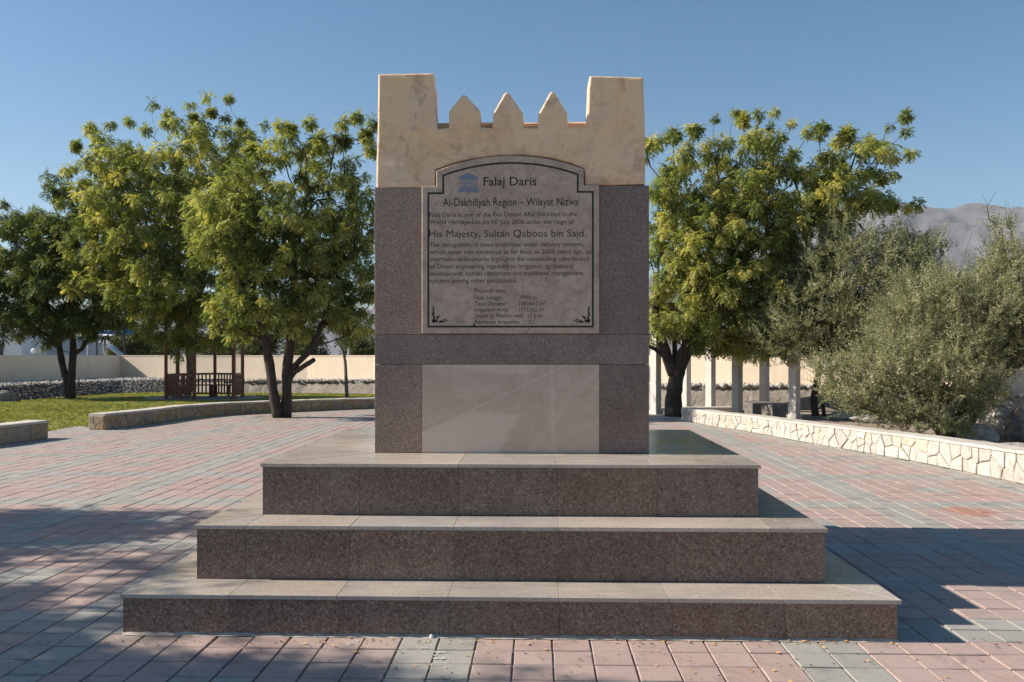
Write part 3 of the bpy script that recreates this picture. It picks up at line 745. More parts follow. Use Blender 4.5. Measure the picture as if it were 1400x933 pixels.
def low_wall(label, line, h0, h1, width, stone_m, cw, seed, out_sign, cop='coping', core='mortar', name='low_stone_wall', gap=.006, lipz=.045):
    rnd = random.Random(seed); root = empty(name, tuple(line[len(line) // 2]))
    tag(root, label, 'wall', 'low crazy stone walls round the plaza'); inv = Matrix.Translation(-line[len(line) // 2])
    cum = [0]
    for a, c in zip(line, line[1:]): cum.append(cum[-1] + (c - a).length)
    L = cum[-1]
    nrm = []
    for i in range(len(line)):
        d = (line[min(i + 1, len(line) - 1)] - line[max(0, i - 1)]).normalized(); nrm.append(Vector((d.y, -d.x, 0)) * out_sign)
    def P(s, z, off):
        s = max(0, min(L, s)); k = 0
        while k < len(cum) - 2 and s > cum[k + 1]: k += 1
        t = (s - cum[k]) / (cum[k + 1] - cum[k]); p = line[k].lerp(line[k + 1], t); n_ = nrm[k].lerp(nrm[k + 1], t).normalized()
        H_ = h0 + (h1 - h0) * s / L
        return p + n_ * off + Vector((0, 0, z * H_))
    # core
    b = MB(); ns = int(L / .4) + 2; vs = []; fs = []
    for i in range(ns):
        s = L * i / (ns - 1)
        vs += [P(s, 0, -.012) - Vector((0, 0, .05)), P(s, 1, -.012) - Vector((0, 0, lipz)), P(s, 1, -width) - Vector((0, 0, lipz)), P(s, 0, -width) - Vector((0, 0, .05))]
    for i in range(ns - 1):
        for j in range(4): fs.append((i * 4 + j, i * 4 + (j + 1) % 4, i * 4 + 4 + (j + 1) % 4, i * 4 + 4 + j))
    fs += [(3, 2, 1, 0), tuple(range(ns * 4 - 4, ns * 4))]
    b.add(vs, fs); o = b.build('mortar_core', core, root); o.data.transform(inv)
    # coping lengths
    nc = max(2, int(L / 1.1))
    for c_ in range(nc):
        b = MB(); vs = []; fs = []; m_ = 4
        for i in range(m_ + 1):
            s = L * (c_ + i / m_) / nc; e = .003 if i == 0 else (-.003 if i == m_ else 0); s += e
            j = [rnd.uniform(-.004, .004) for _ in range(4)]
            vs += [P(s, 1, .014 + j[0]) - Vector((0, 0, lipz - .001)), P(s, 1, .012 + j[1]) - Vector((0, 0, .006)), P(s, 1, .004) + Vector((0, 0, j[2])), P(s, 1, -width - .004) + Vector((0, 0, j[2])), P(s, 1, -width - .01) - Vector((0, 0, lipz - .001))]
        for i in range(m_):
            for q in range(5): fs.append((i * 5 + q, i * 5 + (q + 1) % 5, i * 5 + 5 + (q + 1) % 5, i * 5 + 5 + q))
        fs += [(4, 3, 2, 1, 0), tuple(range(m_ * 5, m_ * 5 + 5))]
        b.add(vs, fs); o = b.build('coping_length', cop, root); o.data.transform(inv)
    Hm = (h0 + h1) / 2; sc = (Hm - lipz) / Hm
    for poly in cellsof(L, Hm - lipz, cw, rnd):
        pl = clean(inset(poly, gap))
        if len(pl) < 3: continue
        xs = [p[0] for p in pl]
        if max(xs) - min(xs) < .03: continue
        ar = sum(pl[i - 1][0] * pl[i][1] - pl[i][0] * pl[i - 1][1] for i in range(len(pl))) / 2
        if ar < .0015: continue
        pr = rnd.uniform(.002, .02)
        b = MB(); b.prism(pl, -.02, pr, .007, lambda v: P(v[0], v[1] / Hm, v[2]), .003)
        if out_sign < 0: b.f = [f[::-1] for f in b.f]
        o = b.build('stone', stone_m, root); o.data.transform(inv)
    # end stones
    for s, dr in ((0, -1), (L, 1)):
        d = (P(.05, 0, 0) - P(0, 0, 0)).normalized() * -1 if dr < 0 else (P(L, 0, 0) - P(L - .05, 0, 0)).normalized()
        p0 = P(s, 0, 0); n_ = (P(s, 0, 0) - P(s, 0, -.1)).normalized(); Hh = h0 if dr < 0 else h1
        for poly in cellsof(width - .02, Hh - lipz, cw * .8, rnd):
            pl = clean(inset(poly, gap))
            if len(pl) < 3: continue
            b = MB(); b.prism(pl, -.02, .012, .006, lambda v: p0 - n_ * (v[0] + .005) + Vector((0, 0, v[1])) + d * v[2])
            o = b.build('stone', stone_m, root); o.data.transform(inv)
    return root
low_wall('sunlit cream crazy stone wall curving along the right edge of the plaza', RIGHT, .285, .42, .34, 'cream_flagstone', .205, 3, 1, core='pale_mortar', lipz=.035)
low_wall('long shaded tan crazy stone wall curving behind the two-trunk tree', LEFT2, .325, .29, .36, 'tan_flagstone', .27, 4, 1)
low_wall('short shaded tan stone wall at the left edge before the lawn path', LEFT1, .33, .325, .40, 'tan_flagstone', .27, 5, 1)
# end pier of the long left wall
# path between the walls
pth = MB(); A = LEFT1[-1]; B = LEFT2[0]
nv = Vector((-.75, 1.0, 0)).normalized()
sheet('garden_path', [(A + Vector((.02, -.25, 0)))[:2], (B + Vector((0, -.1, 0)))[:2], (B + nv * 1.2 + Vector((-.3, 0, 0)))[:2], (B + nv * 2.2 + Vector((-2, 0, 0)))[:2], (A + nv * 2.2 + Vector((-3.6, 0, 0)))[:2], (A + nv * .6 + Vector((-1.6, 0, 0)))[:2], (A + nv * .3)[:2]][::-1], -.004, 'path_paving')

# ------------------------------------------------------------------ boundary wall, bank
ST = [(-420, 19, 20.2, 24, .45), (-200, 22.5, 23.7, 28.5, .45), (0, 28.3, 29.6, 34.7, .45), (92, 31.9, 33.2, 38.5, .45), (165, 34.9, 36.1, 42, .45), (230, 36.2, 37.2, 41.2, .45), (333, 35.2, 35.7, 40.2, .45),
      (420, 35.0, 35.5, 39.2, .46), (510, 34.2, 34.7, 37.6, .48), (700, 30, 30.5, 33.5, .54), (900, 25.4, 25.9, 28.9, .59), (1000, 24.9, 25.4, 27.6, .6), (1100, 24.4, 24.9, 26.6, .6), (1200, 23.8, 24.3, 25.6, .6), (1300, 22.4, 22.9, 23.9, .6), (1400, 18.9, 19.3, 20.1, .6), (1700, 13, 13.4, 14.2, .6), (2600, 8.2, 8.6, 9.4, .6)]
ST_LEFT = (-1100, 13, 14.2, 17, .45)
foot = [gd(p, f, -.02) for p, f, c, w_, z in ST]; crest = [gd(p, c, z) for p, f, c, w_, z in ST]; wb = [gd(p, w_, z) for p, f, c, w_, z in ST]
XL_ = [gd(ST_LEFT[0], q) for q in ST_LEFT[1:4]]
bw = empty('boundary_wall', tuple(wb[4])); tag(bw, 'long plain cream rendered boundary wall behind the garden', 'wall'); binv = Matrix.Translation(-wb[4])
WT = 1.515; TH = .22
wbx = [Vector((XL_[2].x, XL_[2].y, .45))] + wb
for i in range(len(wbx) - 1):
    a, c = wbx[i], wbx[i + 1]; d = (c - a).normalized(); n_ = Vector((-d.y, d.x, 0)) * TH
    if i < 4 : pass
    b = MB(); lo = Vector((0, 0, -.6))
    vs = [a + lo, c + lo, c + lo + n_, a + lo + n_]
    def up(v): return Vector((v.x, v.y, WT - .05))
    vs = [Vector((v.x, v.y, -.05)) for v in vs]; vt = [up(v) for v in vs]
    b.add(vs + vt, [(0, 1, 5, 4), (1, 2, 6, 5), (2, 3, 7, 6), (3, 0, 4, 7)])
    e = n_.normalized() * .012
    v2 = [a - e, c - e, c + n_ + e, a + n_ + e]; b.add([Vector((v.x, v.y, WT - .05)) for v in v2] + [Vector((v.x, v.y, WT)) for v in v2], [(0, 1, 5, 4), (1, 2, 6, 5), (2, 3, 7, 6), (3, 0, 4, 7), (4, 5, 6, 7), (3, 2, 1, 0)])
    o = b.build('wall_panel', 'boundary_wall', bw); o.data.transform(binv)
# bank: face + gravel shelf, finely divided and roughened
def strip(name, A, B, nu, nv_, m, amp, kind='structure', seed=0):
    V = []; F = []
    pa = []; pb = []
    for i in range(len(A) - 1):
        for k in range(nu): pa.append(A[i].lerp(A[i + 1], k / nu)); pb.append(B[i].lerp(B[i + 1], k / nu))
    pa.append(A[-1]); pb.append(B[-1])
    for a, c in zip(pa, pb):
        for j in range(nv_ + 1):
            p = a.lerp(c, j / nv_); q = noise.noise_vector(p * 2.2) * amp + noise.noise_vector(p * 7) * amp * .5; V.append(p + q)
    for i in range(len(pa) - 1):
        for j in range(nv_): k = i * (nv_ + 1) + j; F.append((k, k + nv_ + 1, k + nv_ + 2, k + 1))
    me = bpy.data.meshes.new(name); me.from_pydata([tuple(v) for v in V], [], F); me.update(); o = link(name, me, m); tag(o, kind=kind); return o
strip('garden_bank', [Vector((XL_[0].x, XL_[0].y, -.02))] + foot, [Vector((XL_[1].x, XL_[1].y, .45))] + crest, 24, 5, 'bank_face', .035)
strip('gravel_shelf', [Vector((XL_[1].x, XL_[1].y, .45))] + crest, [Vector((XL_[2].x, XL_[2].y, .45))] + wb, 24, 6, 'gravel', .03)
# icosphere-ish rock vertex sets
def rock_geo(rnd, sub=1, flat=.7, rough=.25):
    bm = bmesh.new(); bmesh.ops.create_icosphere(bm, subdivisions=sub, radius=1)
    off = Vector((rnd.random() * 50, rnd.random() * 50, rnd.random() * 50))
    for v in bm.verts:
        k = 1 + noise.noise(v.co * 1.1 + off) * rough * 2 + noise.noise(v.co * 2.7 + off) * rough
        v.co *= k; v.co.z *= flat
    bm.verts.ensure_lookup_table()
    vs = np.array([v.co[:] for v in bm.verts]); fs = np.array([[v.index for v in f.verts] for f in bm.faces]); bm.free(); return vs, fs
rt = [rock_geo(random.Random(i), 1, R.uniform(.55, .95)) for i in range(8)]
def scatter_rocks(name, pts, sizes, m, kind='stuff'):
    V = []; 
    for (p, s) in zip(pts, sizes):
        vs, fs = rt[R.randrange(8)]; a = R.random() * 6.28; c, s_ = math.cos(a), math.sin(a)
        Rm = np.array([[c, -s_, 0], [s_, c, 0], [0, 0, 1]]) @ np.diag([R.uniform(.8, 1.3), R.uniform(.7, 1.1), R.uniform(.7, 1.2)])
        q = vs @ Rm.T * s + np.array(p[:]); V.append(q[fs])
    V = np.concatenate(V); o = quads(name, V, np.zeros(len(V)), m, None, 3); o['kind'] = kind; return o
def lerp_line(A, t):
    k = min(int(t), len(A) - 2); return A[k].lerp(A[k + 1], t - k)
pts = []; sz = []
for _ in range(3400):     # rubble face on the left of the lawn (stations 0..6)
    t = R.uniform(.6, 5.3); k = R.random(); p = lerp_line(foot, t).lerp(lerp_line(crest, t), k) + Vector((0, 0, .01)); pts.append(p); sz.append(R.uniform(.035, .085))
scatter_rocks('rubble_bank', pts, sz, 'bank_stone')
pts = []; sz = []
for _ in range(2600):
    t = R.uniform(.6, 5.4); k = R.random() ** 1.6; p = lerp_line(crest, t).lerp(lerp_line(wb, t), k * .9); pts.append(p + Vector((0, 0, .01))); sz.append(R.uniform(.03, .075))
for _ in range(1500):     # cobbles edging the crest
    t = R.uniform(5.2, 15); p = lerp_line(crest, t).lerp(lerp_line(wb, t), R.uniform(-.03, .12)); pts.append(p + Vector((0, 0, .03))); sz.append(R.uniform(.05, .10))
scatter_rocks('cobble_edging', pts, sz, 'pale_rock')

# ------------------------------------------------------------------ mountains
def mountains():
    nx, ny = 420, 44; V = []; F = []
    prof = [(-900, 450), (-200, 440), (0, 436), (200, 432), (400, 430), (600, 415), (900, 372), (1080, 318), (1170, 274), (1228, 263), (1262, 269), (1300, 273), (1345, 269), (1400, 268), (1500, 262), (1700, 285), (2300, 330)]
    def top(px):
        for (a, ya), (c, yc) in zip(prof, prof[1:]):
            if a <= px <= c: t = (px - a) / (c - a); t = t * t * (3 - 2 * t); return ya + (yc - ya) * t
        return prof[0][1] if px < prof[0][0] else prof[-1][1]
    for i in range(nx):
        px = -900 + 3200 * i / (nx - 1)
        for j in range(ny):
            t = j / (ny - 1); D = 1900 + 2000 * t
            tt = t / .8
            hmax = (HY - top(px)) / FPX * 3500 + EYE
            g = gd(px, D)
            prof_h = (1 - abs(1 - tt)) if tt > 1 else tt ** 1.25
            nz = noise.fractal(Vector((g.x, g.y, 3)) / 520, 1, 2.1, 7)
            rd = 1 - abs(noise.fractal(Vector((g.x, g.y, 9)) / 260, .9, 2.1, 7))
            z = hmax * prof_h * (1 + .12 * nz) + (rd - .8) * 85 * math.sin(PI * min(1, t * 1.05)) * min(1, hmax / 400)
            if j == 0: z = -5
            V.append((g.x, g.y, z))
    for i in range(nx - 1):
        for j in range(ny - 1): k = i * ny + j; F.append((k, k + ny, k + ny + 1, k + 1))
    me = bpy.data.meshes.new('mountains'); me.from_pydata(V, [], F); me.update(); me.polygons.foreach_set('use_smooth', [True] * len(me.polygons))
    tag(link('mountains', me, 'mountain'), kind='structure')
mountains()

# ------------------------------------------------------------------ foliage templates
def leaf_quad(P0, d, side, L, W_):
    """pointed leaflet as one quad"""
    tip = P0 + d * L; m = P0 + d * L * .45
    return [P0, m + side * W_ / 2, tip, m - side * W_ / 2]
def norm(a): return a / (np.linalg.norm(a) + 1e-9)
def neem_clump(rs, nl=24, Lr=.20, ll=.066, lw=.036, pairs=4, droop=.26):
    Q = []
    for _ in range(nl):
        v = norm(rs.normal(size=3) + np.array([0, 0, .25])); a = rs.rand() * 1
        p = v * .03; d = v.copy(); L = Lr * rs.uniform(.7, 1.15); n = pairs + 1
        up = norm(np.array([0, 0, 1.]) + rs.normal(size=3) * .3)
        for k in range(n):
            d = norm(d + np.array([0, 0, -droop])); p = p + d * L / n
            sd = norm(np.cross(d, up)); 
            for s in (-1, 1):
                if k == n - 1 and s == 1: dd = d
                else: dd = norm(sd * s * .85 + d * .6 + np.array([0, 0, -.28]) + rs.normal(size=3) * .12)
                w_ = norm(np.cross(dd, up + rs.normal(size=3) * .25))
                Q.append(leaf_quad(p, dd, w_, ll * rs.uniform(.75, 1.15), lw))
    return np.array(Q)
def olive_spray(rs, n=87, L=.55):
    Q = []
    for st in range(3):
        d = norm(np.array([0, 0, 1.]) + rs.normal(size=3) * (.12 if st == 0 else .45)); Ls = L * (1 if st == 0 else .62); x = norm(np.cross(d, rs.normal(size=3))); y = np.cross(d, x)
        bend = rs.normal(size=3) * .12
        for k in range(n // 3):
            t = (k + rs.rand()) / (n // 3); a = rs.rand() * 6.28; rr = x * math.cos(a) + y * math.sin(a)
            p = d * Ls * t + bend * t * t * L; dd = norm(rr + d * .7 + rs.normal(size=3) * .25); l = (1 - t * .75) * rs.uniform(.07, .12)
            Q.append(leaf_quad(p, dd, norm(np.cross(dd, rs.normal(size=3))), l, .018))
    return np.array(Q)
def bushball(rs):
    Q = []
    for _ in range(60):
        p = norm(rs.normal(size=3)) * rs.uniform(.1, .5); d = norm(rs.normal(size=3) + p); Q.append(leaf_quad(p, d, norm(np.cross(d, rs.normal(size=3))), .22, .12))
    return np.array(Q)
rs = np.random.RandomState(5)
NEEM = [neem_clump(rs) for _ in range(10)]
TUFT = [neem_clump(rs, 58, .165, .052, .032, 4, .13) for _ in range(6)]
NEEM_L = [neem_clump(rs, 12, .30, .12, .045, 3) for _ in range(6)]
OLIVE = [olive_spray(rs) for _ in range(10)]
BUSH = [bushball(rs) for _ in range(5)]
def rotz(a): c, s = math.cos(a), math.sin(a); return np.array([[c, -s, 0], [s, c, 0], [0, 0, 1.]])
def align(d, rs):
    d = norm(d); x = norm(np.cross([.3, .2, .93] if abs(d[2]) < .9 else [1, 0, 0], d)); y = np.cross(d, x); return np.stack([x, y, d], 1)

def grow_tree(name, label, trunks, clumps, leaf, templ, bark='bark', group='trees round the plaza', cat='tree', r_base=.16, seed=1, up_bias=.35, aligned=False, tonebias=0, twig=.006, expo=.47, bare=(), root_name='crown', gain=.42):
    """trunks: list of polylines [(Vector, radius)]; clumps: list of (Vector, size)"""
    rnd = random.Random(seed); rs = np.random.RandomState(seed)
    base = trunks[0][0][0].copy(); root = empty(name, tuple(base)); tag(root, label, cat, group); inv = Matrix.Translation(-base)
    npos = []; npar = []; plen = []; usable = []
    chains = []
    for tr in trunks:
        ids = []
        par = -1
        if npos and (tr[0][0] - Vector(npos[0])).length > .01:   # fork off nearest existing node
            dd = [(Vector(p) - tr[0][0]).length for p in npos]; k = int(np.argmin(dd))
            if dd[k] < .4: par = k
        for (p, r) in tr:
            npos.append(tuple(p)); npar.append(par); plen.append(0 if par < 0 else plen[par] + (Vector(npos[par]) - p).length); usable.append(1 if len(ids) >= len(tr) * .5 else 0); par = len(npos) - 1; ids.append(par)
        chains.append((ids, [r for _, r in tr]))
    ntr = len(npos)
    tips = [Vector(tr[-1][0]) for tr in trunks]
    cl = sorted(clumps, key=lambda c: min((c[0] - t).length for t in tips))
    childchains = []; P = np.array(npos); PL = np.array(plen); US = np.array(usable)
    count = {}
    dirs = []
    for c, s in list(cl) + [(v, 0) for v in bare]:
        ca = np.array(c[:]); d = np.linalg.norm(P - ca, axis=1)
        cost = d + gain * PL + (1 - US) * 5 + np.maximum(0, P[:, 2] - ca[2] - .1) * .7
        k = int(np.argmin(cost)); pa = Vector(P[k]); ids = [k]; dist = d[k]; m_ = max(1, int(dist / .3))
        mid = pa.lerp(c, .5) + Vector((0, 0, -.10 * dist if c.z > pa.z else .12 * dist)) + Vector(rs.normal(size=3) * .07 * dist)
        newp = []; newl = []
        for j in range(1, m_ + 1):
            t = j / m_; q = pa * (1 - t) ** 2 + mid * 2 * t * (1 - t) + c * t * t; 
            if j < m_: q += Vector(rs.normal(size=3) * .015)
            newp.append(q[:])
            npar.append(ids[-1]); newl.append(PL[k] + dist * t); ids.append(len(npar) - 1)
        P = np.vstack([P, np.array(newp)]); PL = np.concatenate([PL, newl]); US = np.concatenate([US, np.ones(len(newp))])
        childchains.append(ids)
        q = np.array(c[:]) - P[ids[-2]]; dirs.append(q)
    n = len(npar); cnt = np.zeros(n)
    for ids in childchains: cnt[ids[-1]] += 1
    for k in range(n - 1, -1, -1):
        if npar[k] >= 0: cnt[npar[k]] += cnt[k]
    tot = max(1, max(cnt[:ntr]) if ntr else 1)
    rtop = min(r[-1] for _, r in chains)
    rad = lambda k: min(twig * max(1, cnt[k]) ** expo, rtop * 1.0)
    b = MB()
    for ids, rr in chains:
        pts = [Vector(P[i]) + (Vector(rs.normal(size=3) * .012) if 0 < q < len(ids) - 1 else Vector((0, 0, 0))) for q, i in enumerate(ids)]
        # resample for knobbly bark
        pp = []; r2 = []
        for q in range(len(pts) - 1):
            for t in (0, .25, .5, .75): 
                pp.append(pts[q].lerp(pts[q + 1], t)); r2.append((rr[q] * (1 - t) + rr[q + 1] * t) * rnd.uniform(.93, 1.08))
        pp.append(pts[-1]); r2.append(rr[-1]); b.tube(pp, r2, 10)
    o = b.build('trunk', bark, root, True); o.data.transform(inv)
    b = MB()
    for ids in childchains:
        pts = [P[i] for i in ids]; rr = [rad(i) for i in ids]; rr[0] = min(rr[1] * 1.15 if len(rr) > 1 else rr[0], rad(ids[0]) if ids[0] >= ntr else rr[1] * 1.2)
        b.tube(pts, rr, 5 if rr[0] > .015 else 4, False)
    o = b.build('branches', bark, root, True); o.data.transform(inv)
    Q = []; Tn = []
    for (c, s), dv in zip(cl, dirs):
        T_ = TUFT[rs.randint(len(TUFT))] if s < 0 and rs.rand() < .6 else templ[rs.randint(len(templ))]; s = abs(s); Rm = rotz(rs.rand() * 6.28)
        if aligned:
            dd = norm(norm(dv) * .6 + np.array([0, 0, up_bias]) + rs.normal(size=3) * .25); Rm = align(dd, rs) @ Rm
        q = T_ @ Rm.T * s + np.array(c[:]); Q.append(q)
        base_t = rs.uniform(.05, .85) + tonebias; Tn.append(np.clip(base_t + rs.normal(size=len(q)) * .13, 0, 1))
    if Q:
        o = quads(root_name, np.concatenate(Q), np.concatenate(Tn), leaf, root); o.data.transform(inv); o['kind'] = 'stuff'
    return root
def fill(ells, D, n_per_m3, mind, seed, size=(.85, 1.15), zmin=None, shell=.25, per=9, space=1.5):
    """ells: (px, py, rx, ry, thickness in metres, depth offset) -> clump centres filling the ellipsoids"""
    rnd = random.Random(seed); out = []; grid = {}
    E_ = []
    for px, py, rx, ry, th, do in ells:
        Dp = D + do; c = atd(px, py, Dp); E_.append((c, rx * Dp / FPX, th, ry * Dp / FPX))
    def ok(p, md, grid):
        k = (int(p.x // md), int(p.y // md), int(p.z // md))
        for dx in (-1, 0, 1):
            for dy in (-1, 0, 1):
                for dz in (-1, 0, 1):
                    for q in grid.get((k[0] + dx, k[1] + dy, k[2] + dz), ()):
                        if (q - p).length < md: return False
        grid.setdefault(k, []).append(p); return True
    big = {}; R_ = mind * 1.35; zlo = min(c.z - az for c, ax, ay, az in E_); zhi = max(c.z + az for c, ax, ay, az in E_)
    for c, ax, ay, az in E_:
        vol = 4 / 3 * PI * ax * ay * az
        for _ in range(int(vol * n_per_m3)):
            while True:
                u = Vector((rnd.uniform(-1, 1), rnd.uniform(-1, 1), rnd.uniform(-1, 1)))
                if u.length <= 1 and (u.length > .62 or rnd.random() < shell): break
            p = c + Vector((u.x * max(.1, ax - R_ * .6), u.y * ay, u.z * max(.1, az - R_ * .6)))
            if not ok(p, R_ * (1.22 + (space - 1.22) * 1.15 * max(0, (p.z - zlo) / (zhi - zlo)) ** 1.25), big): continue
            for _k in range(per):
                v = Vector((rnd.gauss(0, 1), rnd.gauss(0, 1), rnd.gauss(.35, .8))).normalized() * R_ * rnd.uniform(.55, 1.05); v.z *= .8
                if ok(p + v, mind * .62, grid): out.append((p + v, rnd.uniform(*size)))
    return out
def tufts(lst, D, rnd, th=.8):
    out = []
    for px, py, r in lst:
        d = D + rnd.uniform(-th, th); n = 1 if r < 11 else (2 if r < 14 else 4)
        for k in range(n):
            j = (r - 9) * .65 if n > 1 else 0
            out.append((atd(px + rnd.uniform(-j, j), py + rnd.uniform(-j, j) * .8, d + rnd.uniform(-.1, .1)), -(r * D / FPX / .185 * .97) if n == 1 else -1.05))
    return out
def tl_(px, py, D, r): return (atd(px, py, D), r)

# tree A: two leaning trunks before the long low wall
A_ = [(400, 330, 92, 95, 1.7, 0), (300, 300, 45, 70, 1.2, .5), (335, 330, 60, 95, 1.4, -.2), (465, 300, 52, 85, 1.3, .2), (405, 235, 75, 45, 1.3, 0), (470, 390, 45, 75, 1.3, .3), (395, 415, 85, 48, 1.6, 0), (330, 430, 45, 40, 1.2, -.3), (492, 235, 25, 35, .8, 0), (430, 205, 26, 22, .7, 0), (500, 330, 22, 75, .9, .2), (480, 455, 35, 28, .8, .2), (350, 255, 45, 40, 1.2, -.3)]
DA = 21.4; rA = random.Random(2)
cA = fill(A_, DA, 26, .30, 21, (.8, 1.2), space=1.72) + tufts([(361, 171, 9), (364, 198, 8), (395, 177, 15), (382, 172, 10), (425, 169, 12), (432, 187, 18), (467, 167, 11), (486, 161, 12), (509, 169, 12), (470, 192, 17), (500, 187, 14), (409, 205, 10), (345, 205, 14), (380, 200, 10), (455, 185, 9), (508, 205, 13)], DA, rA)
grow_tree('neem_tree', 'tall leafy tree with two leaning trunks in front of the curved low wall', [
    [tl_(391, 571.5, DA, .145), tl_(391, 540, DA, .125), tl_(393, 505, DA, .12), tl_(396, 470, DA + .05, .11), tl_(401, 430, DA + .1, .11), tl_(405, 390, DA + .1, .085)],
    [tl_(380, 571.5, DA - .1, .135), tl_(374, 535, DA - .15, .115), tl_(369, 500, DA - .2, .11), tl_(363, 465, DA - .3, .10), tl_(352, 425, DA - .4, .09), tl_(343, 385, DA - .5, .07)],
    [tl_(394, 512, DA, .085), tl_(407, 497, DA - .1, .075), tl_(420, 482, DA - .2, .07), tl_(428, 472, DA - .2, .06), tl_(440, 440, DA - .1, .05)],
    [tl_(394, 520, DA, .075), tl_(402, 509, DA - .1, .065), tl_(415, 503, DA - .25, .06), tl_(429.5, 492, DA - .4, .055)]],
    cA, 'neem_leaf', NEEM, seed=31)
# tree B: beyond the gazebo, spreading left
DB = 29.5; rB = random.Random(3)
B_ = [(215, 300, 105, 110, 2.6, 0), (265, 230, 75, 62, 2.0, 0), (170, 235, 55, 45, 1.6, 0), (150, 330, 55, 70, 1.8, -.3), (150, 215, 45, 35, 1.2, .3), (240, 400, 95, 50, 2.2, -.5), (300, 330, 55, 110, 2, 0), (140, 385, 42, 35, 1.4, -.3), (225, 450, 45, 30, 1.2, -.5), (310, 430, 50, 35, 1.5, -.6), (130, 195, 25, 22, .9, 0), (180, 190, 35, 20, 1.0, 0), (270, 190, 50, 25, 1.2, 0), (118, 240, 18, 28, .8, 0), (325, 200, 22, 28, 1.0, 0), (270, 470, 40, 15, .9, -.3), (235, 475, 22, 20, .8, -.5)]
cB = fill(B_, DB, 15, .40, 22, (1.05, 1.5), space=1.66) + [(p, s) for p, s in tufts([(207, 143, 9), (230, 156, 10), (225, 169, 9), (259, 142, 10), (283, 131, 10), (314, 135, 11), (264, 161, 14), (289, 153, 14), (307, 161, 11), (330, 169, 12), (341, 183, 11), (124, 177, 16), (106, 200, 15), (100, 229, 12), (177, 167, 13), (150, 172, 12), (200, 178, 10), (97, 370, 10), (110, 300, 12)], DB, rB)]
grow_tree('neem_tree', 'tallest bright green tree standing behind the gazebo', [
    [tl_(262, 534, 32.2, .16), tl_(261, 510, 32, .15), tl_(258, 480, 31.6, .14), tl_(250, 440, 31, .13), tl_(240, 400, 30.3, .12), tl_(225, 350, 29.8, .10)],
    [tl_(254, 455, 31.2, .10), tl_(272, 410, 30.5, .09), tl_(285, 350, 30, .08)]],
    cB, 'neem_leaf', NEEM, bark='pale_bark', seed=32, tonebias=.05)
# tree C: on the lawn at the left
DC = 30.6
C_ = [(95, 380, 92, 80, 2.2, 0), (40, 350, 60, 75, 1.8, .3), (105, 310, 45, 45, 1.5, 0), (10, 400, 60, 55, 1.8, 0), (160, 420, 40, 50, 1.4, 0), (60, 440, 70, 35, 1.7, 0), (15, 320, 25, 35, 1.0, 0), (135, 440, 45, 30, 1.3, -.3), (80, 275, 22, 24, .9, 0), (-50, 380, 50, 70, 1.6, 0)]
cC = fill(C_, DC, 13, .40, 23, (1.05, 1.5), space=1.6) + [(p, s) for p, s in tufts([(62, 240, 9), (78, 243, 9), (6, 280, 11), (10, 300, 12), (28, 303, 9), (70, 262, 12), (90, 255, 10), (48, 290, 10), (52, 320, 9)], DC, random.Random(5))]
grow_tree('neem_tree', 'dark green tree with forked trunk on the lawn at the far left', [
    [tl_(97, 547, DC, .17), tl_(97, 525, DC, .14), tl_(99, 500, DC, .125), tl_(100, 483, DC, .12), tl_(99, 460, DC, .09), tl_(92, 430, DC, .07)],
    [tl_(94, 547, DC, .15), tl_(92, 525, DC, .12), tl_(86, 497, DC, .115), tl_(80, 470, DC, .10), tl_(70, 435, DC, .08), tl_(60, 400, DC, .06)],
    [tl_(101, 484, DC, .09), tl_(112, 478, DC, .075), tl_(120, 462, DC, .065), tl_(135, 435, DC, .05)]],
    cC, 'dark_neem_leaf', NEEM, seed=33)
# tree D: right of the monument
DD = 21.8
D_ = [(960, 330, 80, 95, 1.6, 0), (1040, 290, 90, 85, 1.8, 0), (1120, 270, 72, 62, 1.6, 0), (945, 230, 55, 45, 1.3, 0), (1020, 215, 60, 38, 1.3, 0), (1170, 225, 50, 32, 1.1, 0), (930, 420, 55, 60, 1.4, -.1), (1010, 400, 80, 70, 1.7, 0), (1080, 370, 75, 60, 1.6, .3), (1180, 275, 45, 30, 1.1, .2), (960, 470, 35, 22, 1.0, 0), (1030, 470, 50, 28, 1.2, .2), (1085, 460, 38, 40, 1.2, .3), (1195, 240, 25, 28, .8, 0), (905, 300, 25, 120, 1, 0), (1000, 190, 25, 22, .7, 0), (900, 445, 18, 25, .8, 0)]
cD = fill(D_, DD, 25, .30, 24, (.8, 1.2), space=1.72) + tufts([(887, 197, 13), (884, 215, 9), (921, 185, 14), (951, 176, 16), (978, 163, 8), (1014, 164, 16), (1005, 155, 8), (1038, 157, 10), (1059, 155, 9), (1053, 175, 9), (1082, 169, 8), (1069, 188, 9), (1053, 199, 12), (1107, 178, 11), (1125, 176, 12), (1120, 187, 9), (1158, 183, 17), (1145, 195, 12), (1240, 161, 12), (1239, 181, 10), (1216, 173, 8), (1246, 209, 11), (1223, 219, 9), (1189, 195, 12), (1205, 200, 12), (1203, 247, 13), (1254, 277, 12), (1220, 281, 15), (1240, 285, 9), (1085, 210, 12)], DD, random.Random(6))
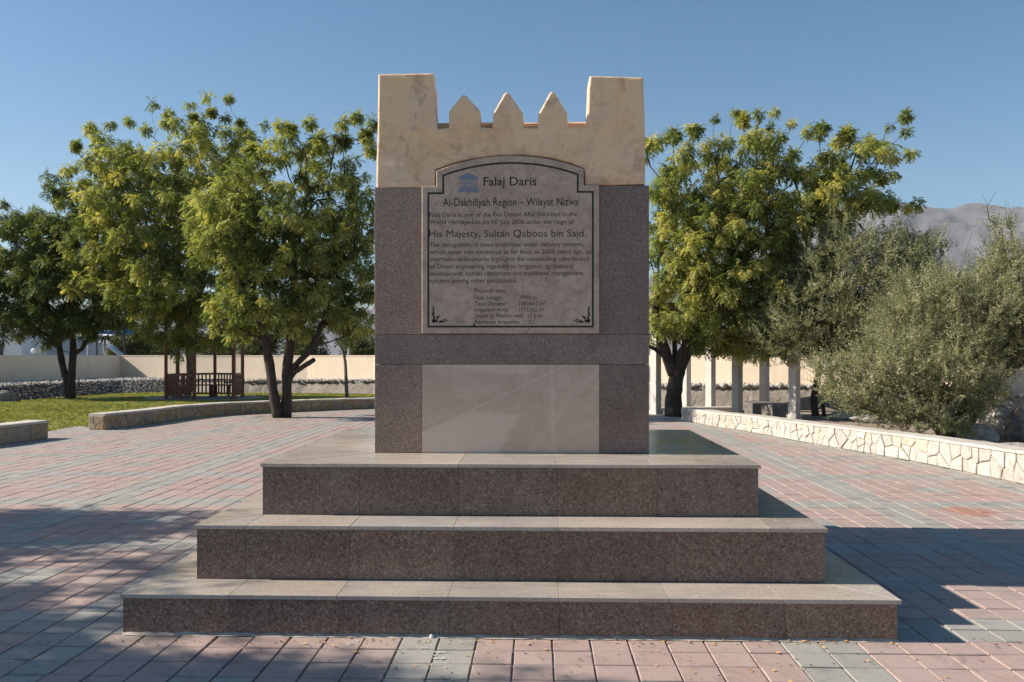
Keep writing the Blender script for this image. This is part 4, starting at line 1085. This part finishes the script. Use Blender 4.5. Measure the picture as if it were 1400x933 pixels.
grow_tree('neem_tree', 'large green tree with thick dark forked trunk right of the monument', [
    [tl_(921, 570, DD, .235), tl_(921, 545, DD, .20), tl_(924, 520, DD, .195), tl_(930, 500, DD, .19), tl_(938, 475, DD, .17), tl_(944, 452, DD, .15), tl_(960, 410, DD, .11), tl_(985, 370, DD, .085)],
    [tl_(921, 512, DD, .15), tl_(912, 492, DD, .14), tl_(906, 468, DD, .12), tl_(897, 440, DD, .085), tl_(900, 390, DD, .07)],
    [tl_(924, 500, DD + .1, .08), tl_(923, 470, DD + .15, .065), tl_(926, 440, DD + .2, .05)],
    [tl_(908, 488, DD, .06), tl_(895, 478, DD - .1, .05), tl_(884, 472, DD - .1, .04)],
    [tl_(985, 372, DD, .08), tl_(1040, 330, DD, .07), tl_(1100, 290, DD, .055), tl_(1160, 240, DD, .04)]],
    cD, 'neem_leaf', NEEM, seed=34, tonebias=.1)
# grey-green feathery trees at the right
DE = 20.5
E1 = [(1180, 400, 95, 90, 1.6, 0), (1075, 460, 45, 38, 1.0, -.3), (1120, 420, 60, 60, 1.3, 0), (1225, 362, 58, 46, 1.2, .2), (1160, 460, 80, 50, 1.4, 0), (1250, 430, 60, 60, 1.3, 0), (1095, 470, 40, 35, 1.0, 0), (1240, 335, 20, 18, .6, 0), (1150, 350, 45, 45, 1.0, 0), (1070, 430, 30, 35, .8, 0)]
cE1 = fill(E1, DE, 42, .21, 25, (.9, 1.35), space=1.4, per=11)
grow_tree('thorn_tree', 'grey-green feathery tree with thin trunks between pergola and big bush', [
    [tl_(1115, 569, 21.5, .09), tl_(1114, 545, 21.5, .08), tl_(1117, 520, 21.3, .07), tl_(1128, 480, 21, .06), tl_(1150, 440, 20.7, .05)],
    [tl_(1127, 569, 21.4, .05), tl_(1124, 553, 21.4, .045), tl_(1128, 530, 21.3, .04), tl_(1145, 500, 21, .035), tl_(1180, 450, 20.7, .03)]],
    cE1, 'olive_leaf', OLIVE, seed=35, aligned=True, up_bias=.55, twig=.004, cat='tree', tonebias=0)
DF = 15.3
F1 = [(1280, 500, 80, 60, 1.3, 0), (1200, 520, 60, 48, 1.1, 0), (1340, 445, 80, 65, 1.5, .3), (1400, 415, 75, 75, 1.4, .3), (1280, 430, 65, 60, 1.2, .2), (1240, 560, 55, 35, .9, -.2), (1320, 540, 40, 40, .9, -.2), (1390, 375, 50, 45, 1.0, .4), (1315, 395, 40, 30, .9, .3), (1190, 565, 25, 20, .6, -.2), (1380, 480, 50, 30, 1.0, .2), (1460, 445, 60, 70, 1.2, .4), (1360, 345, 10, 22, .4, .4), (1222, 572, 48, 24, .7, -.3), (1285, 578, 42, 24, .7, -.3), (1165, 535, 40, 32, .8, 0), (1235, 455, 48, 45, .9, 1.2), (1262, 398, 22, 22, .6, .6), (1130, 505, 25, 22, .5, 0), (1372, 322, 14, 18, .4, .4)]
cF = fill(F1, DF, 75, .155, 26, (.6, 1.05), space=1.45, per=11)
grow_tree('thorn_bush', 'large olive-grey bush leaning over the low wall at the right', [
    [tl_(1300, 603, DF, .10), tl_(1305, 585, DF, .085), tl_(1312, 560, DF, .075), tl_(1318, 525, DF, .06), tl_(1325, 480, DF + .2, .05)],
    [tl_(1292, 603, DF, .06), tl_(1275, 580, DF - .1, .05), tl_(1255, 550, DF - .1, .04), tl_(1235, 520, DF - .1, .03)],
    [tl_(1308, 603, DF, .06), tl_(1335, 570, DF, .05), tl_(1370, 520, DF + .2, .04), tl_(1400, 460, DF + .3, .03)]],
    cF, 'olive_leaf', OLIVE, seed=36, aligned=True, up_bias=.55, twig=.003, cat='bush', group='feathery shrubs on the right', tonebias=.1,
    bare=[atd(a_, b_, DF + .4) for a_, b_ in ((1358, 318), (1352, 300), (1350, 283), (1344, 268), (1356, 272), (1340, 285), (1334, 300), (1366, 292), (1372, 305), (1329, 318), (1362, 262), (1288, 345), (1281, 352), (1384, 318))])
# slender bare tree near the bank
cG = fill([(468, 460, 18, 22, .8, 0)], 31.6, 1.2, .3, 27, (.6, .8))
grow_tree('bare_tree', 'slender nearly leafless young tree between big tree and monument', [
    [tl_(474.5, 544, 31.6, .075), tl_(473.5, 520, 31.6, .06), tl_(472, 495, 31.6, .055), tl_(469, 480, 31.6, .04), tl_(462, 468, 31.6, .02)],
    [tl_(471, 490, 31.6, .04), tl_(474, 475, 31.6, .03), tl_(471, 452, 31.6, .015)]],
    cG, 'olive_leaf', OLIVE, bark='pale_bark', seed=37, bare=[atd(455, 455, 31.6), atd(478, 448, 31.8), atd(466, 440, 31.4), atd(486, 462, 31.6), atd(458, 462, 31.8), atd(463, 448, 31.4)])
# shade trees beside the plaza, just outside the view on the left: their dappled shade lies on paving and steps
def shade_tree(label, cx, cy, seed, ells, h=2.1):
    rnd = random.Random(seed); cl = []
    for (ox, oy, z, rx, ry, rz, n) in ells:
        for _ in range(n):
            while True:
                u = Vector((rnd.uniform(-1, 1), rnd.uniform(-1, 1), rnd.uniform(-1, 1)))
                if u.length < 1: break
            cl.append((Vector((cx + ox + u.x * rx, cy + oy + u.y * ry, z + u.z * rz)), rnd.uniform(1.0, 1.5)))
    grow_tree('neem_tree', label, [[(Vector((cx, cy, -.02)), .18), (Vector((cx + .05, cy, 1)), .15), (Vector((cx, cy + .1, h)), .12), (Vector((cx + .1, cy, h + .9)), .08)]], cl, 'neem_leaf', NEEM_L, seed=seed)
shade_tree('shade tree left of the plaza whose dappled shade crosses the front paving', -11.3, 5.0, 41, [(-.3, .3, 4.3, 1.8, .75, .8, 72), (.9, -1.2, 5.2, 2.1, .5, .5, 60), (-.2, -1.5, 4.3, 1.8, .7, .9, 80), (.2, .8, 4.6, 2.2, 2.6, 1.0, 85), (1.2, -.9, 5.5, 1.3, .3, .5, 26), (1.3, -1.7, 5.4, 1.4, .25, .4, 22)])
shade_tree('shade tree left of the plaza whose shade falls beside the steps', -12.6, 7.7, 42, [(.1, -.2, 4.6, 2.1, .55, .9, 52), (.5, .35, 5.1, 2.0, .4, .7, 26)])

# shrubs and trees beyond the boundary wall
def far_bush(name, label, px, D, topy, wpx, seed, leaf='bush_leaf', cat='bush', zb=.0):
    rnd = random.Random(seed); rs = np.random.RandomState(seed); top = atd(px, topy, D).z; rx = wpx * D / FPX / 2
    base = gd(px, D, zb); root = empty(name, tuple(base)); tag(root, label, cat, 'greenery beyond the boundary wall'); inv = Matrix.Translation(-base)
    Q = []; T_ = []; b = MB(); H_ = top - zb
    b.tube([base, base + Vector((.05, 0, H_ * .5))], [.12, .05], 6)
    for _ in range(int(60 + rx * 40)):
        while True:
            u = Vector((rnd.uniform(-1, 1), rnd.uniform(-1, 1), rnd.uniform(-1, 1)))
            if u.length < 1: break
        p = base + Vector((u.x * rx, u.y * rx * .6, H_ * .58 + u.z * H_ * .42))
        k = rs.uniform(.8, 1.3) * min(1.4, .35 + rx * .25)
        Q.append(BUSH[rs.randint(5)] @ rotz(rs.rand() * 6).T * k + np.array(p[:])); T_.append(np.clip(rs.rand() * .7 + rs.rand(len(Q[-1])) * .3, 0, 1))
        if rnd.random() < .15: b.tube([base + Vector((0, 0, H_ * .3)), p], [.05, .015], 4, False)
    o = b.build('trunk', 'bark', root); o.data.transform(inv)
    o = quads('crown', np.concatenate(Q), np.concatenate(T_), leaf, root); o.data.transform(inv); o['kind'] = 'stuff'
far_bush('bush', 'broad dull green bush above the wall corner beyond the blue sign', 178, 62, 452, 62, 51)
far_bush('bush', 'low green bush above the wall left of the gazebo posts', 215, 66, 460, 60, 52)
far_bush('bush', 'round olive tree top over the wall right of the gazebo', 352, 58, 446, 62, 53)
far_bush('bush', 'dusty green treetop over the wall behind the two trunks', 418, 60, 448, 60, 54)
far_bush('bush', 'bright green bush over the wall beside the monument edge', 495, 55, 458, 54, 55)
far_bush('bush', 'dusty treetop over the wall behind the gazebo posts', 296, 64, 452, 50, 56)
far_bush('bush', 'olive treetop beyond the wall behind the pergola columns', 985, 45, 455, 90, 57)
far_bush('bush', 'wide treetop beyond the wall behind the feathery tree', 1130, 42, 440, 130, 58)
far_bush('bush', 'wide treetop beyond the wall at the far right', 1340, 38, 420, 140, 59)

# ------------------------------------------------------------------ gazebo
GC = gd(280.5, 31.0); gz = empty('gazebo', tuple(GC)); tag(gz, 'open hexagonal brown timber gazebo with lattice railings under the trees', 'gazebo')
GR = 1.32
b = MB(); b.prism([(GC.x + 2.1 * math.cos(a * PI / 12), GC.y + 1.7 * math.sin(a * PI / 12)) for a in range(24)], -.1, .012, 0)
o = b.build('gazebo_base', 'path_paving'); o['kind'] = 'structure'
posts = []
for k in range(6):
    a = math.radians(34.3 + 60 * k) + YAW; p = Vector((math.cos(a) * GR, math.sin(a) * GR, 0)); posts.append(p)
    fr = Matrix.Translation(p) @ Matrix.Rotation(a, 4, 'Z'); b = MB(); b.box((-.048, -.048, .012), (.048, .048, 2.85), fr); b.box((-.07, -.07, .01), (.07, .07, .06), fr); b.build('post', 'timber', gz)
for k in range(6):
    p, q = posts[k], posts[(k + 1) % 6]; d = (q - p); L = d.length; ang = math.atan2(d.y, d.x); fr = Matrix.Translation(p) @ Matrix.Rotation(ang, 4, 'Z')
    b = MB(); b.box((-.05, -.04, 2.86), (L + .05, .04, 2.98), fr); b.build('beam', 'timber', gz)
    b = MB(); b.tube([p + Vector((0, 0, 2.99)), Vector((0, 0, 3.7))], [.045, .045], 4); b.build('rafter', 'timber', gz)
    # curved brace
    for e, s in ((p, 1), (q, -1)):
        dd = d.normalized() * s; b = MB(); b.tube([e + Vector((0, 0, 2.35)), e + dd * .15 + Vector((0, 0, 2.62)), e + dd * .42 + Vector((0, 0, 2.85))], [.03, .03, .03], 4); b.build('brace', 'timber', gz)
    if k == 4: continue          # the way in, towards the plaza
    rl = empty('railing'); rl.parent = gz
    for z0, z1 in ((.80, .87), (.60, .64), (.40, .44), (.10, .15)):
        b = MB(); b.box((.05, -.022, z0), (L - .05, .022, z1), fr); b.build('rail', 'timber', rl)
    n_ = 9
    for i in range(1, n_):
        x = .05 + (L - .1) * i / n_; b = MB(); b.box((x - .026, -.014, .151), (x + .026, .014, .80), fr); b.build('slat', 'timber', rl)
for k in (0, 1, 2):
    p, q = posts[k], posts[(k + 1) % 6]; m_ = (p + q) / 2; d = (q - p).normalized(); fr = Matrix.Translation(m_ * .72) @ Matrix.Rotation(math.atan2(d.y, d.x), 4, 'Z')
    bn = empty('bench'); bn.location = GC; tag(bn, ['plain timber bench inside the gazebo on its right side', 'plain timber bench inside the gazebo along the back rail', 'plain timber bench inside the gazebo on its left back side'][k], 'bench', 'benches inside the gazebo')
    for j in range(3): b = MB(); b.box((-.52, -.19 + j * .13, .42), (.52, -.075 + j * .13, .455), fr); b.build('seat_board', 'timber', bn)
    for sx in (-.46, .40):
        for sy in (-.17, .12): b = MB(); b.box((sx, sy, .012), (sx + .05, sy + .05, .42), fr); b.build('leg', 'timber', bn)

# ------------------------------------------------------------------ pergola columns on the right
PC = [(896.5, 22.6), (1008, 22.6), (1086, 20.75), (938, 24.6), (971.5, 24.0), (1045, 24.6)]
pg = empty('pergola', tuple(gd(990, 23))); tag(pg, 'pergola on white square columns behind the tree right of the monument', 'pergola'); pinv = Matrix.Translation(-gd(990, 23))
for px, D_ in PC:
    c = gd(px, D_); s_ = .098; fr = Matrix.Translation(c) @ Matrix.Rotation(math.radians(40), 4, 'Z')
    b = MB(); b.box((-s_, -s_, 0), (s_, s_, 2.55), fr); o = b.build('column', 'white_column', pg); o.data.transform(pinv)
    b = MB(); b.box((-s_ - .03, -s_ - .03, -.02), (s_ + .03, s_ + .03, .10), fr); o = b.build('column_base', 'white_column', pg); o.data.transform(pinv)
for row in (PC[:3], PC[3:]):
    for (a, da), (c, dc) in zip(row, row[1:]):
        p, q = gd(a, da), gd(c, dc); d = q - p; fr = Matrix.Translation(p) @ Matrix.Rotation(math.atan2(d.y, d.x), 4, 'Z')
        b = MB(); b.box((-.12, -.07, 2.551), (d.length + .11, .07, 2.75), fr); o = b.build('beam', 'white_column', pg); o.data.transform(pinv)
for t in np.linspace(0, 1, 9):
    p = gd(PC[0][0], PC[0][1]).lerp(gd(PC[2][0], PC[2][1]), t); q = gd(PC[3][0], PC[3][1]).lerp(gd(PC[5][0], PC[5][1]), t)
    d = q - p; fr = Matrix.Translation(p - d * .1) @ Matrix.Rotation(math.atan2(d.y, d.x), 4, 'Z')
    b = MB(); b.box((0, -.03, 2.752), (d.length * 1.2, .03, 2.85), fr); o = b.build('rafter', 'timber', pg); o.data.transform(pinv)
def block(name, label, pts, z1, m, cat, z0=0, grp=None):
    pp = [p.copy() for p in pts]; c = sum(pp, Vector()) / len(pp); c.z = 0; poly = [(p.x - c.x, p.y - c.y) for p in pp]
    ar = sum(poly[i - 1][0] * poly[i][1] - poly[i][0] * poly[i - 1][1] for i in range(len(poly)))
    if ar < 0: poly = poly[::-1]
    b = MB(); b.prism(poly, z0 - .02, z1, .012); o = b.build(name, m); o.location = c; tag(o, label, cat, grp); return o
block('planter_kerb', 'low dark stone bench block between the right pergola columns', [gd(1014, 23.2), gd(1080, 21.2), gd(1076, 22.6), gd(1030, 24.1)], .27, 'bank_stone', 'bench')
block('planter_kerb', 'low pale kerb joining the pergola columns behind the tree', [gd(903, 23.1), gd(1003, 23.4), gd(1000, 23.75), gd(906, 23.45)], .13, 'coping', 'kerb')

# ------------------------------------------------------------------ boulders on the right
def boulder(label, px, py, D, rx, ry, rz, seed, m='rock', flat=1, rot=0):
    rnd = random.Random(seed); bm = bmesh.new(); bmesh.ops.create_icosphere(bm, subdivisions=4, radius=1); off = Vector((seed * 3.7, seed * 1.3, 5))
    for v in bm.verts:
        q = v.co.copy(); k = 1 + noise.noise(q * .9 + off) * .4 + noise.noise(q * 2.2 + off) * .18 + noise.noise(q * 6 + off) * .05
        cell = noise.cell_vector(q * 1.3 + off); v.co = q * k; v.co.z = max(-.5, v.co.z)
        v.co = Vector((v.co.x * rx, v.co.y * ry, v.co.z * rz))
    me = bpy.data.meshes.new('boulder'); bm.to_mesh(me); bm.free(); o = link('boulder', me, m); o.location = gd(px, D, rz * .25); o.rotation_euler.z = rot
    tag(o, label, 'rock', 'rocks beyond the right wall'); return o
boulder('largest pale boulder with a dark hollow at the far right edge', 1372, 580, 16.4, .48, .4, .52, 1, 'pale_rock', rot=.4)
boulder('rounded dark boulder in the hollow beside the largest boulder', 1392, 590, 15.9, .30, .3, .36, 2)
boulder('flat topped rock left of the largest boulder', 1330, 590, 15.5, .42, .35, .24, 3, 'pale_rock')
boulder('long low grey rock nearest the low wall at the right', 1352, 603, 13.4, .85, .22, .15, 4, rot=-.55)
boulder('low rounded rock at the right edge behind the low wall', 1408, 606, 12.6, .6, .25, .17, 5, rot=-.5)
boulder('small flat pale stone near the thin trunks of the feathery tree', 1165, 574, 21, .45, .3, .16, 6, 'pale_rock')
boulder('low pale stone beside the foot of the feathery tree', 1195, 577, 20, .5, .25, .13, 7, 'pale_rock')
boulder('leaning rock slab at the far left end of the rubble bank', 4, 548, 28.6, .45, .2, .3, 8, rot=.3)

# ------------------------------------------------------------------ buildings, sign and pole beyond the left wall
def bld(name, label, px0, px1, D0, D1, h, m, depth=10, cat='building', ridge=0, wins=0, wm='dark_metal'):
    a = gd(px0, D0); c = gd(px1, D1); d = (c - a); L = d.length; n_ = Vector((-d.y, d.x, 0)).normalized(); root = empty(name, tuple(a)); tag(root, label, cat)
    fr = Matrix.Rotation(math.atan2(d.y, d.x), 4, 'Z')
    b = MB(); b.box((0, 0, -.1), (L, depth, h), fr); b.build('wall', m, root)
    b = MB()
    if ridge: 
        v = [fr @ Vector(p) for p in ((-.2, -.2, h + .002), (L + .2, -.2, h + .002), (L + .2, depth + .2, h + .002), (-.2, depth + .2, h + .002), (-.2, depth / 2, h + ridge), (L + .2, depth / 2, h + ridge))]
        b.add(v, [(0, 1, 5, 4), (2, 3, 4, 5), (1, 2, 5), (3, 0, 4), (3, 2, 1, 0)])
    else: b.box((-.15, -.15, h + .002), (L + .15, depth + .15, h + .25), fr)
    b.build('roof', 'white_paint', root)
    for i in range(wins):
        x = L * (i + .6) / (wins + .2)
        w_ = MB(); w_.box((x - .5, -.05, h * .45), (x + .5, -.002, h * .75), fr); f = w_.build('window', wm, root)
    return root
bld('white_building', 'white flat-roofed building above the wall at the far left edge', -220, 30, 68, 70, 3.3, 'white_paint', 8, wins=4)
bld('grey_shed', 'long pale grey shed above the wall left of the canopies', 33, 150, 74, 78, 3.25, 'shed_wall', 10, ridge=1.0)
# tensile canopies: arched white roofs on posts
for k, (p0, p1, D_, hh, lab) in enumerate(((118, 168, 60, 2.55, 'left white arched canopy roof above the wall corner'), (140, 192, 64, 2.4, 'right white arched canopy roof above the wall corner'))):
    a = gd(p0, D_); c = gd(p1, D_); L = (c - a).length; root = empty('shade_canopy', tuple(a)); tag(root, lab, 'canopy', 'white arched canopies')
    V = []; F = []; nn = 14; nd = 3
    for i in range(nn + 1):
        t = i / nn; z = 1.3 + (hh - 1.3) * math.sin(PI * (.5 + t * .5) if True else 0) 
        for j in range(nd + 1):
            for th in (0, .06): V.append((L * t, j * 1.6, z + th))
    w2 = (nd + 1) * 2
    for i in range(nn):
        for j in range(nd):
            k0 = i * w2 + j * 2; F += [(k0 + 1, k0 + w2 + 1, k0 + w2 + 3, k0 + 3), (k0, k0 + 2, k0 + w2 + 2, k0 + w2)]
        k0 = i * w2; F.append((k0, k0 + w2, k0 + w2 + 1, k0 + 1))
    b = MB(); b.add(V, F); b.build('canopy_roof', 'white_paint', root)
    for x in (0, L * .5, L): b = MB(); b.tube([(x, .2, 0), (x, .2, 1.35 if x == L else 2.2)], [.06, .06], 6); b.build('post', 'grey_metal', root)
sg = gd(152, 55); sr = empty('road_sign', tuple(sg)); tag(sr, 'blue sign board on a dark pole above the wall at the left', 'sign')
b = MB(); b.box((-1.45, -.04, 2.85), (1.45, .04, 3.75)); b.build('sign_board', 'blue_sign', sr)
b = MB(); 
for z0 in (3.02, 3.28, 3.52): b.box((-1.25, -.046, z0), (R.uniform(.7, 1.2), -.0415, z0 + .07))
b.build('sign_lettering', 'white_paint', sr)
for x in (-.95, .8): b = MB(); b.tube([(x, .06, 0), (x, .06, 3.7)], [.07, .07], 8); b.build('pole', 'dark_metal', sr)
lp = gd(477, 52); lr = empty('lamp_pole', tuple(lp)); tag(lr, 'thin grey pole rising over the wall beside the bare young tree', 'pole')
b = MB(); b.tube([(0, 0, 0), (0, 0, 3.4)], [.09, .06], 8); b.build('pole', 'grey_metal', lr); b = MB(); b.box((-.35, -.1, 3.4), (.1, .1, 3.5)); b.build('lamp_head', 'grey_metal', lr)
sp_ = gd(46, 52); b = MB(); 
b.tube([(0, 0, 0), (0, 0, 1.7)], [.04, .04], 6); o = b.build('dish_mast', 'grey_metal', None); o.location = sp_; tag(o, 'white dish on short mast just above the wall by the grey shed', 'dish')
bm = bmesh.new(); bmesh.ops.create_icosphere(bm, subdivisions=2, radius=.17)
for v in bm.verts: v.co.y *= .4; v.co.z += 1.78
me = bpy.data.meshes.new('dish'); bm.to_mesh(me); bm.free(); link('dish', me, 'white_paint', o)

# ------------------------------------------------------------------ ground cover
def grass():
    V = []; T_ = []
    poly = [tuple(gd(-60, 15.5)[:2]), tuple(gd(70, 17.5)[:2]), tuple(gd(120, 19.2)[:2]), tuple(gd(250, 23)[:2]), tuple(gd(520, 26)[:2]), tuple(gd(640, 27)[:2]), tuple(gd(640, 31)[:2])] + [tuple(v[:2]) for v in foot[::-1] if 0 < proj(v)[0] < 560 or proj(v)[0] <= 5][:8]
    xs = [p[0] for p in poly]; ys = [p[1] for p in poly]; n = 0
    while n < 70000:
        x, y = R.uniform(min(xs), max(xs)), R.uniform(min(ys), max(ys))
        if not inside((x, y), poly): n += 1; continue
        n += 1
        if (x - GC.x) ** 2 / 4.4 + (y - GC.y) ** 2 / 2.9 < 1: continue
        if seg_dist((x, y), LEFT2) < .42: continue
        pc = noise.noise(Vector((x, y, 0)) * .5)
        a = R.random() * 6.28; h = R.uniform(.012, .03); w_ = R.uniform(.02, .05)
        c, s_ = math.cos(a) * w_, math.sin(a) * w_
        V.append([(x - c, y - s_, -.02), (x + c, y + s_, -.02), (x + c * 1.4 + R.uniform(-.02, .02), y + s_, h), (x - c * 1.4, y - s_ + R.uniform(-.02, .02), h * R.uniform(.5, 1))]); T_.append(min(1, max(0, .35 + pc * .7 + R.uniform(-.2, .2))))
    o = quads('grass', np.array(V), T_, 'grass_blade'); tag(o, kind='stuff')
grass()
# bare soil ring under the forked lawn tree and in the paving under the double trunk
def disc(name, c, rx, ry, z, m):
    pts = [(c.x + math.cos(a / 20 * 2 * PI) * rx * R.uniform(.85, 1.1), c.y + math.sin(a / 20 * 2 * PI) * ry * R.uniform(.85, 1.1)) for a in range(20)]; sheet(name, pts, z, m)
disc('soil_patch', gd(85, 31), 2.6, 1.3, .006, 'dirt'); disc('soil_ring', TREE_A, .62, .62, -.007, 'dirt')
# fallen leaves and crumbs on the paving
V = []; T_ = []
spots = [(743, 888), (895, 891), (1360, 697), (1152, 902), (1205, 892), (1165, 876), (584, 875), (715, 892), (803, 889), (1362, 926), (352, 929)] 
pts = [atz(*s_) for s_ in spots]
for _ in range(170):
    t = R.uniform(0, len(RIGHT) - 2.01); p = lerp_line(RIGHT, t) + Vector((-R.random() ** 2 * 1.2, -R.random() ** 2 * .6, 0)); pts.append(p)
for _ in range(420): pts.append(atz(R.uniform(0, 1400), R.choice([R.uniform(590, 930), R.uniform(876, 882), R.uniform(870, 933)])))
for p in pts:
    if MON[0] - .02 < p.x < MON[1] + .02 and p.y > MON[2] - .01: continue
    a = R.random() * 6.28; L = R.uniform(.012, .028); w_ = L * R.uniform(.3, .6); c, s_ = math.cos(a), math.sin(a); z = .003
    V.append([(p.x, p.y, z), (p.x + c * L * .5 - s_ * w_ / 2, p.y + s_ * L * .5 + c * w_ / 2, z + R.uniform(.002, .01)), (p.x + c * L, p.y + s_ * L, z + R.uniform(0, .008)), (p.x + c * L * .5 + s_ * w_ / 2, p.y + s_ * L * .5 - c * w_ / 2, z + .002)]); T_.append(R.random())
o = quads('fallen_leaves', np.array(V), T_, 'dry_leaf'); tag(o, kind='stuff')
V = []
def blot(px, py, r, n=5):
    for _ in range(n):
        c_ = atz(px + R.uniform(-1, 1) * r * 3, py + R.uniform(-1, 1) * r); rr = r * .0022 * R.uniform(.3, 1); a0 = R.random() * 6
        for q in range(5):
            t0, t1 = a0 + q * PI / 2.5, a0 + (q + 1) * PI / 2.5; e0, e1 = rr * (1 + .4 * math.sin(q * 2.3 + a0)), rr * (1 + .4 * math.sin((q + 1) % 5 * 2.3 + a0))
            V.append([(c_.x, c_.y, .0022), (c_.x + math.cos(t0) * e0 * 1.6, c_.y + math.sin(t0) * e0, .0020), (c_.x + math.cos(t1) * e1 * 1.6, c_.y + math.sin(t1) * e1, .0020)])
for q in ((608, 896, 5, 9), (578, 889, 3, 4), (484, 880, 5, 6), (395, 898, 4, 5), (309, 911, 5, 6), (612, 929, 3, 4), (568, 891, 2, 3), (1290, 905, 2, 3), (700, 912, 2, 2)): blot(*q)
o = quads('bird_droppings', np.array(V), np.zeros(len(V)), 'white_column', None, 3); tag(o, kind='stuff')
pc_ = atz(590, 873); bm = bmesh.new(); bmesh.ops.create_icosphere(bm, subdivisions=2, radius=.013)
for v in bm.verts: v.co *= 1 + noise.noise(v.co * 90) * .3
me = bpy.data.meshes.new('pebble'); bm.to_mesh(me); bm.free(); o = link('pebble', me, 'white_paint'); o.location = (pc_.x, Y1 - .02, .008); tag(o, 'small white pebble on the paving against the lowest step', 'pebble')

# ------------------------------------------------------------------ haze
b = MB(); b.box((-5900, -700, -1.2), (5900, 4600, 900))
me = bpy.data.meshes.new('haze'); me.from_pydata(b.v, [], b.f); me.update(); hz = bpy.data.objects.new('haze', me); COL.objects.link(hz)
m = bpy.data.materials.new('haze'); m.use_nodes = True; n = m.node_tree; n.nodes.clear(); o_ = n.nodes.new('ShaderNodeOutputMaterial'); v_ = n.nodes.new('ShaderNodeVolumePrincipled')
v_.inputs['Color'].default_value = (.86, .90, .97, 1); v_.inputs['Density'].default_value = .00007; v_.inputs['Anisotropy'].default_value = .1
n.links.new(v_.outputs[0], o_.inputs['Volume']); me.materials.append(m); hz['kind'] = 'stuff'
